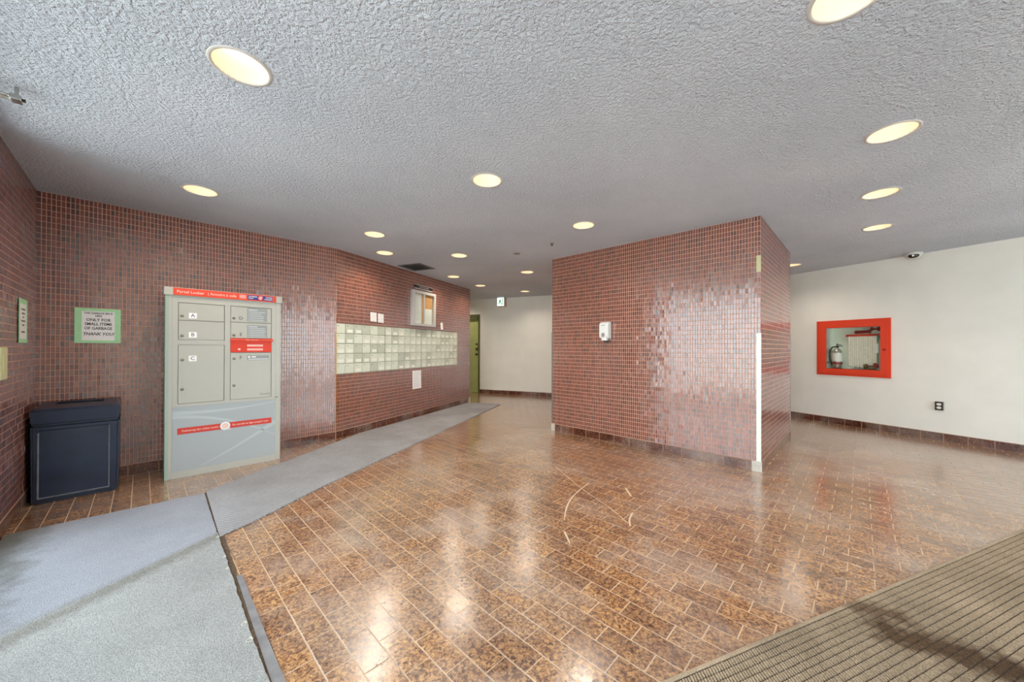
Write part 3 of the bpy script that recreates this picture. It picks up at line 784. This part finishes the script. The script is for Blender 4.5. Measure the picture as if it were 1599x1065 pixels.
part('lock', lambda bm: lathe(bm, [(.011, 0), (.011, .004), (.006, .004)], 14), 'pink', SL, Matrix.Translation((.535, .001, 1.180)) @ Matrix.Rotation(R(90), 4, 'X'))
boxpart('latch', (.846, .868, -.006, .004, .664, .676), 'locker_dark', K)
HD = boxpart('header', (-.012, .905, -.014, .10, 1.672, 1.745), 'locker', K, None, .003)
boxpart('header_sign', (.048, .848, -.0165, -.013, 1.676, 1.741), 'red_sign', HD)
text('header_words', 'Parcel Locker', .036, 'pink', HD, .072, -.0170, 1.708, 'LEFT', .0006, sx=.95)
text('header_bar', '|', .036, 'pink', HD, .288, -.0170, 1.708, 'LEFT', .0006)
text('header_words', 'Armoire à colis', .036, 'pink', HD, .306, -.0170, 1.708, 'LEFT', .0006, sx=.90)
boxpart('logo_panel', (.60, .815, -.0175, -.0163, 1.686, 1.732), 'blue', HD)
text('logo_words', 'CANADA\nPOST', .0185, 'white', HD, .606, -.0178, 1.709, 'LEFT', .0005, .15, .92)
text('logo_words', 'POSTES\nCANADA', .0185, 'white', HD, .811, -.0178, 1.709, 'RIGHT', .0005, .15, .92)
part('logo_disc', lambda bm: lathe(bm, [(.022, 0), (.022, .001)], 24), 'red_sign', HD, Matrix.Translation((.708, -.0175, 1.709)) @ Matrix.Rotation(R(90), 4, 'X'))
def wing(bm):
    for k, (a, b2) in enumerate(((.012, .012), (.0, .018), (-.012, .012))):
        box(bm, .708 - b2, .708 + .018 - k * .004, -.0192, -.0184, 1.709 + a - .003, 1.709 + a + .003)
part('logo_wing', wing, 'white', HD)
part('stripe_print', lambda bm: [box(bm, .53 + (k % 2) * .004, .588, -.0172, -.0166, 1.694 + k * .009, 1.699 + k * .009) for k in range(4)], 'pink', HD)
PN = boxpart('lower_panel', (.045, .85, .006, .022, .06, .65), 'locker_panel', K)
def sw(bm):
    def band(pts, w0, w1):
        pr = None; n = len(pts)
        for i, (x, z) in enumerate(pts):
            hw = w0 + (w1 - w0) * i / (n - 1)
            a = bm.verts.new((x, .0050, z + hw)); b2 = bm.verts.new((x, .0050, z - hw)); c2 = bm.verts.new((x, .0062, z + hw)); d2 = bm.verts.new((x, .0062, z - hw))
            if pr:
                bm.faces.new((pr[0], a, b2, pr[1])); bm.faces.new((pr[0], pr[2], c2, a)); bm.faces.new((pr[1], b2, d2, pr[3]))
            pr = (a, b2, c2, d2)
    band([(.05 + .8 * i / 12, .595 - .015 * math.sin(i / 12 * PI) + .03 * (i / 12) ** 2) for i in range(13)], .018, .003)
    band([(.05 + .8 * i / 12, .56 - .03 * i / 12 - .26 * (i / 12) ** 2) for i in range(13)], .016, .004)
    band([(.24 + .61 * i / 12, .08 + .33 * (i / 12) ** 1.15) for i in range(13)], .002, .022)
part('swoosh', sw, 'swoosh', PN)
boxpart('slogan_strip', (.082, .405, .0036, .0052, .397, .455), 'red_soft', PN); boxpart('slogan_strip', (.452, .815, .0036, .0052, .400, .458), 'red_soft', PN)
text('slogan_words', "Delivering the online world", .0235, 'pink', PN, .243, .0032, .426, bold=.0003)
text('slogan_words', "Du monde en ligne jusqu'à vous", .0235, 'pink', PN, .634, .0032, .429, bold=.0003)
part('slogan_ring', lambda bm: lathe(bm, [(.024, 0), (.040, 0), (.040, .0022), (.024, .0022), (.024, 0)], 24, None, False), 'white', PN, Matrix.Translation((.428, .0052, .428)) @ Matrix.Rotation(R(90), 4, 'X'))
part('slogan_center', lambda bm: (lathe(bm, [(.023, 0), (.023, .001)], 20, Matrix.Translation((.428, .005, .428)) @ Matrix.Rotation(R(90), 4, 'X')), box(bm, .452, .470, .003, .005, .388, .402)), 'pink', PN)

# ------------------------------------------------------------------ waste bin
BN = thing('waste_bin', 'navy black square plastic waste bin with hinged lid beside the parcel locker', 'bin', LK @ Matrix.Translation((-.733, 0, 0)))
def tbox(bm, x0, x1, y0, y1, z0, z1, tp, bev):
    box(bm, x0, x1, y0, y1, z0, z1)
    for v in bm.verts:
        if abs(v.co.z - z0) < 1e-6:
            v.co.x += tp if v.co.x < (x0 + x1) / 2 else -tp; v.co.y += tp if v.co.y < (y0 + y1) / 2 else -tp
    bmesh.ops.bevel(bm, geom=bm.edges[:], offset=bev, segments=3, affect='EDGES')
part('body', lambda bm: tbox(bm, .002, .458, .0, .37, .0, .598, .006, .014), 'bin', BN)
def panel(bm):
    box(bm, .038, .402, -.006, .01, .045, .562)
    bm.faces.ensure_lookup_table()
    f = min(bm.faces, key=lambda f: f.calc_center_median().y)
    bmesh.ops.inset_region(bm, faces=[f], thickness=.012)
    bmesh.ops.inset_region(bm, faces=[f], thickness=.008, depth=-.007)
part('door', panel, 'bin', BN)
def ridge(bm):
    for d in ((.036, .046, .05, .545), (.397, .404, .05, .56)): box(bm, d[0], d[1], -.010, .0, d[2], d[3], .003)
    box(bm, .036, .404, -.010, .0, .040, .050, .003)
part('door_rim', ridge, 'bin_rim', BN)
def lid(bm):
    x0, x1, y0, y1, z0, z1 = .0, .462, -.008, .375, .612, .722
    ps = [(x0 + .008, y0 + .006, z0), (x1 - .008, y0 + .006, z0), (x1 - .008, y1, z0), (x0 + .008, y1, z0), (x0, y0, z1 - .02), (x1, y0, z1 - .02), (x1, y1, z1 - .02), (x0, y1, z1 - .02),
          (x0 + .012, y0 + .016, z1), (x1 - .012, y0 + .016, z1), (x1 - .03, y1 - .03, z1 + .022), (x0 + .03, y1 - .03, z1 + .022)]
    v = [bm.verts.new(p) for p in ps]
    bm.faces.new([v[i] for i in (3, 2, 1, 0)])
    for a in (0, 4):
        for i in range(4): bm.faces.new((v[a + i], v[a + (i + 1) % 4], v[a + 4 + (i + 1) % 4], v[a + 4 + i]))
    f = bm.faces.new([v[i] for i in (8, 9, 10, 11)])
    # opening
    bmesh.ops.inset_region(bm, faces=[f], thickness=.03)
    tg = [(.10, .20), (.36, .20), (.36, .32), (.10, .32)]
    def zt(y): return z1 + .022 * (y - (y0 + .016)) / ((y1 - .03) - (y0 + .016))
    for vx in f.verts:
        q = min(tg, key=lambda p: (p[0] - .23) * (vx.co.x - .23) < 0 or (p[1] - .26) * (vx.co.y - .19) < 0)
        vx.co = (q[0], q[1], zt(q[1]))
    r = bmesh.ops.extrude_face_region(bm, geom=[f])
    for e_ in r['geom']:
        if isinstance(e_, bmesh.types.BMVert): e_.co.z -= .07
    bmesh.ops.delete(bm, geom=[f], context='FACES_ONLY') if f.is_valid else None
part('lid', lid, 'bin', BN)
boxpart('opening', (.095, .365, .195, .325, .65, .682), 'black', BN)
boxpart('opening_flap', (.11, .35, .30, .325, .69, .735), 'black', BN, None, .002)
boxpart('seam_gap', (.012, .45, .004, .36, .596, .614), 'black', BN)
boxpart('lid_lip', (.02, .452, -.006, .01, .596, .606), 'bin', BN, None, .003)

# ------------------------------------------------------------------ mailboxes
MBK = thing('mailbox_bank', 'long recessed bank of pale metal mailboxes in the brown mosaic wall', 'mailboxes', F_MAIL @ Matrix.Translation((.004, 0, .845)))
def mfr(bm):
    box(bm, .001, 2.999, .016, .11, .001, .679)
    box(bm, .001, 2.999, .002, .016, .001, .006); box(bm, .001, 2.999, .006, .016, .674, .679)
    for x in (0.001, .9, 1.8, 2.993): box(bm, x, x + .006, .004, .016, .006, .674)
part('frame', mfr, 'mail_frame', MBK)
bmd = bmesh.new(); box(bmd, .004, .146, .003, .016, .0035, .1325, .0015); md1 = mesh_of(bmd, 'mailbox_door', 'mail')
md2 = md1.copy(); md2.materials.clear(); md2.materials.append(M['mail2'])
bmd = bmesh.new(); box(bmd, .030, .122, .001, .0035, .014, .058); mcard = mesh_of(bmd, 'name_card', 'card')
bmd = bmesh.new(); lathe(bmd, [(.007, 0), (.007, .004), (.003, .005)], 10, Matrix.Translation((.035, .003, .105)) @ Matrix.Rotation(R(90), 4, 'X')); mlock = mesh_of(bmd, 'lock', 'lock')
for c_ in range(20):
    for r_ in range(5):
        d = link('mailbox_door', md2 if random.random() < .35 else md1, MBK, Matrix.Translation((c_ * .15 - .0, random.uniform(0, .002), .004 + r_ * .1345)) @ Matrix.Rotation(random.gauss(0, .006), 4, 'Z'))
        if random.random() < .72: link('name_card', mcard, d)
        link('lock', mlock, d)

# ------------------------------------------------------------------ notice case, its sign, papers
NC = thing('notice_case', 'white framed glass notice case hung above the mailboxes', 'notice case', F_MAIL @ Matrix.Translation((1.497, 0, 1.58)))
def ncf(bm):
    for d in ((0, .055, 0, .61), (.607, .662, 0, .61)): box(bm, d[0], d[1], -.06, -.003, d[2], d[3], .004)
    box(bm, .055, .607, -.06, -.003, 0, .045, .003); box(bm, .055, .607, -.06, -.003, .565, .61, .003)
part('frame', ncf, 'alu', NC)
boxpart('backboard', (.05, .61, -.014, -.004, .04, .57), 'cork', NC)
boxpart('posted_sheet', (.058, .30, -.017, -.0145, .048, .56), 'paper', NC)
boxpart('posted_sheet', (.36, .59, -.017, -.0145, .05, .32), 'paper', NC)
part('sheet_text', lambda bm: [box(bm, .08, .28 - random.uniform(0, .06), -.0178, -.0172, z, z + .006) for z in [.10 + .03 * i for i in range(14)]], 'info_line', NC)
boxpart('center_rail', (.305, .33, -.056, -.045, .045, .565), 'alu', NC)
boxpart('glass_pane', (.055, .607, -.05, -.046, .045, .565), 'glass', NC)
NS = thing('wall_plaque', 'narrow black lettered plaque directly over the glass notice case', 'sign', F_MAIL @ Matrix.Translation((1.595, 0, 2.225)))
boxpart('plate', (0, .50, -.022, -.003, .012, .066), 'black_sign', NS)
boxpart('edge_strip', (0, .50, -.026, -.003, .066, .076), 'alu', NS); boxpart('edge_strip', (0, .50, -.026, -.003, .0, .012), 'alu', NS)
text('plaque_words', 'NOTICE BOARD', .034, 'pink', NS, .25, -.0226, .039, sx=1.1)
def sheet(label, F, x0, x1, z0, z1, tilt=0.0, n=6, m='paper', y=-.0042):
    S = thing('paper_notice', label, 'notice', F @ Matrix.Translation(((x0 + x1) / 2, y, (z0 + z1) / 2)) @ Matrix.Rotation(tilt, 4, 'Y'), None)
    wd, ht = (x1 - x0) / 2, (z1 - z0) / 2
    def pg(bm):
        nx = 4
        for side in (0, -.0006):
            pass
        rows = []
        for j in range(5):
            z = -ht + 2 * ht * j / 4; yy = -.001 - .004 * (1 - j / 4) ** 2
            rows.append([bm.verts.new((-wd, yy, z)), bm.verts.new((wd, yy, z)), bm.verts.new((wd, yy + .0006, z)), bm.verts.new((-wd, yy + .0006, z))])
        for a, b2 in zip(rows, rows[1:]):
            for i in range(4): bm.faces.new((a[i], a[(i + 1) % 4], b2[(i + 1) % 4], b2[i]))
        bm.faces.new(rows[0]); bm.faces.new(rows[-1])
    part('sheet', pg, m, S)
    if n: part('print_line', lambda bm: [box(bm, -wd * .75, wd * random.uniform(.2, .75), -.0066, -.0058, z - .003, z + .003) for z in [ht * (.75 - 1.5 * i / max(n - 1, 1)) for i in range(n)]], 'info_line', S)
    return S
sheet('left one of two small white papers taped above the mailboxes', F_MAIL, .592, .715, 1.585, 1.72, 0, 4)
sheet('right one of two small papers taped above the mailboxes, slightly lower', F_MAIL, .741, .861, 1.578, 1.712, .02, 4)
sheet('white sheet taped to the mosaic below the bank of mailboxes', F_MAIL, 1.552, 1.79, .490, .806, 0, 9)
sheet('small tilted pinkish slip between notice case and mailbox end', F_MAIL, 2.385, 2.465, 1.552, 1.683, -.12, 0)

GN = thing('garbage_notice', 'white garbage notice with green tape border on the wall over the black bin', 'notice', F_SEG @ Matrix.Translation((.204, -.0042, 1.237)))
boxpart('paper', (.03, .245, -.0022, -.001, .02, .288), 'paper', GN)
def tp(bm):
    box(bm, 0, .042, -.0034, -.0022, 0, .306); box(bm, .236, .274, -.0034, -.0022, -.003, .303); box(bm, .0, .274, -.0032, -.0021, .280, .306); box(bm, 0, .274, -.0032, -.0021, -.003, .022)
part('tape', tp, 'tape', GN)
for s_, z, sz, bo, shr, sx in (("THIS GARBAGE BIN IS", .262, .023, .0006, 0, .76), ("HERE", .238, .022, .0006, 0, .8), ("ONLY FOR", .203, .034, .0008, 0, .88), ("SMALL ITEMS", .166, .034, .0008, 0, .82), ("OF GARBAGE", .128, .034, .0008, 0, .80), ("THANK YOU!", .077, .036, .0008, .3, .84)):
    text('notice_words', s_, sz, 'ink', GN, .139, -.0026, z, bold=bo, shear=shr, sx=sx)
LN = thing('side_notice', 'narrow looking green taped notice on the left red wall near the corner', 'notice', F_LEFT @ Matrix.Translation((LW_LEN - .64, -.0042, 1.232)))
boxpart('paper', (.03, .245, -.0035, -.002, .02, .288), 'paper', LN)
part('tape', lambda bm: (box(bm, 0, .034, -.0045, -.0033, 0, .313), box(bm, .243, .27, -.0045, -.0033, -.003, .313), box(bm, .0, .27, -.0043, -.0032, .282, .316), box(bm, 0, .27, -.0043, -.0032, -.003, .025)), 'tape', LN)
part('print_line', lambda bm: [box(bm, .14 - w_, .14 + w_, -.0042, -.0034, z, z + .012) for w_, z in ((.06, .235), (.05, .205), (.02, .178), (.06, .150), (.03, .12), (.05, .07))], 'grey_ink', LN)
YP = thing('wall_plate', 'pale yellow rounded plate on the left red wall at the picture edge', 'plate', F_LEFT @ Matrix.Translation((LW_LEN - 1.13, -.003, .992)))
boxpart('cover', (0, .155, -.012, 0, 0, .205), 'yellow_plate', YP, None, .005)
boxpart('inset', (.04, .12, -.015, -.011, .05, .15), 'yellow_plate', YP, None, .001)

# ------------------------------------------------------------------ sanitizer dispenser on the pillar
SD = thing('soap_dispenser', 'white sanitizer dispenser mounted on the front of the tiled pillar block', 'dispenser', F_PF @ Matrix.Translation((.828, -.003, 1.285)))
part('backplate', lambda bm: box(bm, .0, .135, -.025, 0, .02, .245, .006), 'grey_plastic', SD)
def shell(bm):
    prof = [(-.03, .045), (-.088, .045), (-.098, .07), (-.1, .2), (-.088, .235), (-.06, .25), (-.02, .25), (-.02, .045)]
    a = [bm.verts.new((.004, y, z)) for y, z in prof]; b2 = [bm.verts.new((.131, y, z)) for y, z in prof]; n = len(prof)
    bm.faces.new(a); bm.faces.new(list(reversed(b2)))
    for i in range(n): bm.faces.new((a[i], a[(i + 1) % n], b2[(i + 1) % n], b2[i]))
    bmesh.ops.bevel(bm, geom=[e for e in bm.edges if len({round(v.co.x, 4) for v in e.verts}) == 1], offset=.008, segments=3, affect='EDGES')
part('cover', shell, 'white', SD, None, False)
part('chin', lambda bm: box(bm, .03, .105, -.092, -.03, .01, .05, .012), 'white', SD)
part('nozzle', lambda bm: box(bm, .05, .11, -.07, -.03, -.004, .012, .004), 'black', SD)
part('push_dimple', lambda bm: lathe(bm, [(.024, 0), (.024, .004), (.018, .002), (.001, .002)], 20), 'grey_plastic', SD, Matrix.Translation((.062, -.0985, .085)) @ Matrix.Rotation(R(90), 4, 'X') @ Matrix.Diagonal((1, 1.1, 1, 1)), True)
part('logo', lambda bm: [box(bm, .035 + k * .012, .043 + k * .012, -.1012, -.0995, .200, .208 + (k % 2) * .004) for k in range(5)], 'info', SD)

# ------------------------------------------------------------------ fire hose cabinet and its contents
FC = thing('fire_hose_cabinet', 'red framed glass fire hose cabinet set into the white wall', 'cabinet', F_RIGHT @ Matrix.Translation((.387, 0, .778)))
cw, chh = .895, .872
ix0, ix1, iz0, iz1 = .124, .784, .107, .754
def cfr(bm):
    box(bm, 0, ix0, -.018, .004, 0, chh); box(bm, ix1, cw, -.018, .004, 0, chh)
    box(bm, ix0, ix1, -.018, .004, 0, iz0); box(bm, ix0, ix1, -.018, .004, iz1, chh)
part('frame', cfr, 'fire_red', FC)
def cfr2(bm):
    box(bm, .032, ix0 - .004, -.028, -.016, .032, chh - .032); box(bm, ix1 + .004, cw - .032, -.028, -.016, .032, chh - .032)
    box(bm, ix0 - .004, ix1 + .004, -.028, -.016, .032, iz0 - .004); box(bm, ix0 - .004, ix1 + .004, -.028, -.016, iz1 + .004, chh - .032)
part('door', cfr2, 'fire_red', FC)
def inner(bm):
    D = .17
    for q in (((ix0, .0, iz0), (ix0, D, iz0), (ix0, D, iz1), (ix0, 0, iz1)), ((ix1, .0, iz0), (ix1, D, iz0), (ix1, D, iz1), (ix1, 0, iz1)),
              ((ix0, 0, iz0), (ix1, 0, iz0), (ix1, D, iz0), (ix0, D, iz0)), ((ix0, 0, iz1), (ix1, 0, iz1), (ix1, D, iz1), (ix0, D, iz1)),
              ((ix0, D, iz0), (ix1, D, iz0), (ix1, D, iz1), (ix0, D, iz1))):
        bm.faces.new([bm.verts.new(p) for p in q])
ob = part('cabinet_box', inner, 'cab_in', FC)
boxpart('glass_pane', (ix0, ix1, -.010, -.007, iz0, iz1), 'glass', FC)
boxpart('latch', (.815, .845, -.036, -.026, .40, .424), 'dark_red', FC, None, .003)
part('hinge', lambda bm: [tube(bm, [(.012, -.02, z), (.012, -.02, z + .06)], .005) for z in (.12, .42, .70)], 'fire_red', FC)
text('cabinet_words', 'FIRE HOSE', .022, 'grey_ink', FC, .56, .168, .735)

FE = thing('fire_extinguisher', 'silver fire extinguisher with white label inside the red cabinet', 'extinguisher', FC.matrix_world @ Matrix.Translation((.235, .075, iz0 + .002)))
FE['group'] = 'equipment in the fire cabinet'
part('cylinder', lambda bm: lathe(bm, [(.052, 0), (.06, .012), (.06, .24), (.052, .285), (.03, .31), (.018, .32), (.018, .335)], 24), 'steel', FE, None, True)
part('label_sheet', lambda bm: lathe(bm, [(.0608, .115), (.0608, .245)], 24, None, False), 'paper', FE, None, True)
part('strap', lambda bm: lathe(bm, [(.0615, .07), (.0625, .075), (.0625, .095), (.0615, .1)], 24, None, False), 'dark_red', FE, None, True)
part('valve', lambda bm: (box(bm, -.015, .015, -.015, .015, .33, .36, .003), box(bm, -.012, .07, -.008, .008, .352, .362, .002), box(bm, -.012, .05, -.008, .008, .372, .382, .002), tube(bm, [(-.005, 0, .36), (.0, 0, .40)], .006)), 'rubber', FE)
part('hose', lambda bm: tube(bm, [tuple(p) for p in bez([(-.01, -.01, .345), (-.06, -.02, .335), (-.088, -.02, .25), (-.085, -.02, .14), (-.062, -.02, .06), (-.055, -.02, .04)], 6)], .009), 'rubber', FE, None, True)
part('hang_tag', lambda bm: box(bm, .05, .075, -.03, -.028, .24, .28), 'grey_plastic', FE, Matrix.Rotation(-.1, 4, 'Y'))

HR = thing('fire_hose_rack', 'folded cream fire hose hanging from a red rack bar inside the cabinet', 'fire hose', FC.matrix_world @ Matrix.Translation((0, 0, 0)))
HR['group'] = 'equipment in the fire cabinet'
part('rack_bar', lambda bm: box(bm, .335, .77, .09, .13, .612, .645, .004), 'fire_red', HR, Matrix.Translation((.355, 0, .625)) @ Matrix.Rotation(-.02, 4, 'Y') @ Matrix.Translation((-.355, 0, -.625)))
part('rack_hook', lambda bm: lathe(bm, [(.004, 0), (.012, .01), (.012, .05), (.006, .06)], 12), 'fire_red', HR, Matrix.Translation((.40, .13, .632)) @ Matrix.Rotation(R(-90), 4, 'Y'), True)
def folds(bm):
    n = 13
    for i in range(n):
        x = .385 + i * .026
        pts = []
        z0 = .13 + (i % 2) * .012 + (.02 if i == 0 else 0)
        box(bm, x - .0122, x + .0122, .075 + (i % 2) * .004, .145, z0, .615, .006, 2)
part('hose_fold', folds, 'hose', HR); 
part('hose_nozzle', lambda bm: lathe(bm, [(.020, 0), (.024, .01), (.024, .03), (.021, .04), (.022, .15), (.028, .165), (.028, .185)], 18), 'dark_red', HR, Matrix.Translation((.455, .08, .680)) @ Matrix.Rotation(R(88), 4, 'Y'), True)
part('supply_pipe', lambda bm: (tube(bm, [tuple(p) for p in bez([(.765, .10, .72), (.765, .10, .64), (.72, .10, .60), (.70, .10, .53)], 5)], .014), tube(bm, [tuple(p) for p in bez([(.70, .09, .64), (.74, .09, .58), (.77, .09, .55)], 5)], .010)), 'teal', HR, None, True)
part('side_pipe', lambda bm: tube(bm, [(.758, .12, .50), (.752, .12, .16)], .016), 'teal', HR, None, True)
part('inspection_tag', lambda bm: (box(bm, .685, .735, .062, .065, .36, .50, .001)), 'white', HR)
VW = thing('hose_valve', 'dark red valve wheel in the upper right corner of the cabinet', 'valve', FC.matrix_world @ Matrix.Translation((.66, .06, .718)), 'equipment in the fire cabinet')
part('wheel', lambda bm: lathe(bm, [(.012, -.008), (.028, -.008), (.03, 0), (.028, .008), (.012, .008)], 18), 'dark_red', VW, Matrix.Rotation(R(90), 4, 'Y'), True)
part('stem', lambda bm: tube(bm, [(0, 0, 0), (.10, 0, 0)], .012), 'dark_red', VW, None, True)
part('bonnet', lambda bm: lathe(bm, [(.016, 0), (.03, .012), (.03, .03), (.016, .04)], 14), 'dark_red', VW, Matrix.Translation((.06, 0, 0)) @ Matrix.Rotation(R(90), 4, 'Y'), True)
HC = thing('hose_coupling', 'brass and red hose coupling low in the right corner of the cabinet', 'coupling', FC.matrix_world @ Matrix.Translation((.60, .04, .160)), 'equipment in the fire cabinet')
part('end_ring', lambda bm: lathe(bm, [(.02, -.012), (.036, -.012), (.036, .012), (.02, .012)], 18), 'brass', HC, Matrix.Rotation(R(90), 4, 'Y'), True)
part('barrel', lambda bm: tube(bm, [(0, 0, 0), (.11, 0, 0)], .013), 'brass', HC, None, True)
part('red_cap', lambda bm: lathe(bm, [(.02, 0), (.042, .012), (.042, .03), (.02, .045)], 18), 'dark_red', HC, Matrix.Translation((.095, 0, .005)) @ Matrix.Rotation(R(65), 4, 'Y'), True)
part('foot', lambda bm: box(bm, -.005, .12, -.01, .01, -.05, -.03, .003), 'brass', HC)

OT = thing('wall_outlet', 'dark metal surface box with two white sockets low on the white wall', 'outlet', F_RIGHT @ Matrix.Translation((1.712, 0, .398)))
boxpart('back_box', (0, .074, -.034, 0, 0, .112), 'grey_plastic', OT, None, .002)
boxpart('cover_plate', (0, .074, -.038, -.033, 0, .112), 'dark_metal', OT, None, .001)
for z in (.034, .078):
    sk = part('socket', lambda bm: lathe(bm, [(.019, 0), (.019, .003), (.017, .004)], 20), 'white', OT, Matrix.Translation((.037, -.0375, z)) @ Matrix.Rotation(R(90), 4, 'X') @ Matrix.Diagonal((1.15, .85, 1, 1)))
    part('slot', lambda bm: [box(bm, x - .001, x + .001, -.004, .005, .0042, .0048) for x in (-.006, .006)], 'black', sk)

# ------------------------------------------------------------------ carpets, strip, runner, mat
def poly_in(fr, pts): return [tuple((fr.inverted() @ Vector((x, y, 0)))[:2]) for x, y in pts]
def jag(poly, step=.05, amp=.002):
    out = []
    for i in range(len(poly)):
        a = Vector(poly[i]); b2 = Vector(poly[(i + 1) % len(poly)]); n = max(1, int((b2 - a).length / step))
        for k in range(n):
            p = a.lerp(b2, k / n); out.append((p.x + random.uniform(-amp, amp), p.y + random.uniform(-amp, amp)))
    return out
cf = thing('entrance_carpet', 'blue grey carpet piece lying before the black bin and parcel locker', 'carpet', GRID)
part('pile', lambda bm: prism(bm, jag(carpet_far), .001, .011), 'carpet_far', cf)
cn = thing('frayed_carpet', 'frayed light grey carpet in the lower left with a metal strip alongside', 'carpet', GRID)
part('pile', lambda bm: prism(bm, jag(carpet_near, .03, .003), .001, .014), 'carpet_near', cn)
def yarn(cx, cy, sc):
    pts = bez([(0, 0, .012), (.02, .012, .016), (.045, .01, .014), (.04, -.015, .013), (.02, -.01, .015), (.03, .02, .014)], 5)
    return [(cx + p.x * sc, cy + p.y * sc, p.z) for p in pts]
for cx, cy, sc in ((-1.92, .312, .6), (-1.80, .310, .65), (-2.45, .325, .35), (-2.60, .332, .35), (-2.9, .335, .45)):
    part('loose_thread', lambda bm: tube(bm, yarn(cx, cy, sc), .0016, 5), 'yarn', cn, None, True)
ad = part('adhesive_strip', lambda bm: prism(bm, jag([(-3.87, .352), (-3.87, .377), (-2.9, .372), (-2.36, .356), (-1.5, .334), (1.2, .314), (1.2, .29), (-2.36, .325)], .03, .003), -.001, .0035), 'adhesive')
tag(ad, 'narrow brown adhesive line between the carpets and the tiles', 'adhesive strip')
sp_ = part('threshold_strip', lambda bm: prism(bm, [(-2.345, .350), (-2.338, .373), (-1.484, .363), (1.2, .345), (1.2, .314), (-1.52, .329)], .0008, .005), 'strip', None, GRID)
tag(sp_, 'worn grey metal floor strip running along the grey carpet edge', 'floor strip')
ad.matrix_world = GRID
RF = frame(-1.835, 2.268, 73.5 - 90)
RN = thing('runner_mat', 'long grey waffle runner mat lying along the mailbox wall', 'mat', RF)
part('pile', lambda bm: prism(bm, poly_in(RF, runner_w), .0008, .009), 'runner', RN)
BMt = thing('ribbed_mat', 'brown ribbed entrance mat in the lower right corner on the tiles', 'mat', MATF)
ML, MWd = 4.6, 0.95
boxpart('backing', (0, ML, -MWd, 0.0, .0006, .006), 'mat_base', BMt)
part('edge_binding', lambda bm: box(bm, 0, ML, -.012, .004, .0006, .011, .003), 'nub', BMt)
nv_, nf_ = [], []
px_, py_ = .0128, .027
for i in range(int(ML / px_)):
    for j in range(int((MWd - .02) / py_)):
        x0 = i * px_ + .0017; x1 = (i + 1) * px_ - .0015; y1 = -.015 - j * py_ - .0008; y0 = -.015 - (j + 1) * py_ + .0012
        jx = random.uniform(-.0012, .0012); jh = random.uniform(.0085, .0105); k = len(nv_); sk_ = -.38 * (y1 - y0); jx = random.uniform(-.0006, .0006)
        nv_ += [(x0 + jx, y0, .004), (x1 + jx, y0, .004), (x1 + jx - sk_, y1, .004), (x0 + jx - sk_, y1, .004)]
        nv_ += [(x0 + jx + .0012, y0 + .0018, jh), (x1 + jx - .0012, y0 + .0018, jh), (x1 + jx - sk_ - .0012, y1 - .0018, jh), (x0 + jx - sk_ + .0012, y1 - .0018, jh)]
        nf_ += [(k + 4, k + 5, k + 6, k + 7), (k, k + 1, k + 5, k + 4), (k + 1, k + 2, k + 6, k + 5), (k + 2, k + 3, k + 7, k + 6), (k + 3, k, k + 4, k + 7)]
me = bpy.data.meshes.new('mat_tufts'); me.from_pydata(nv_, [], nf_); me.materials.append(M['nub'])
o = link('tuft', me, BMt); o['kind'] = 'stuff'
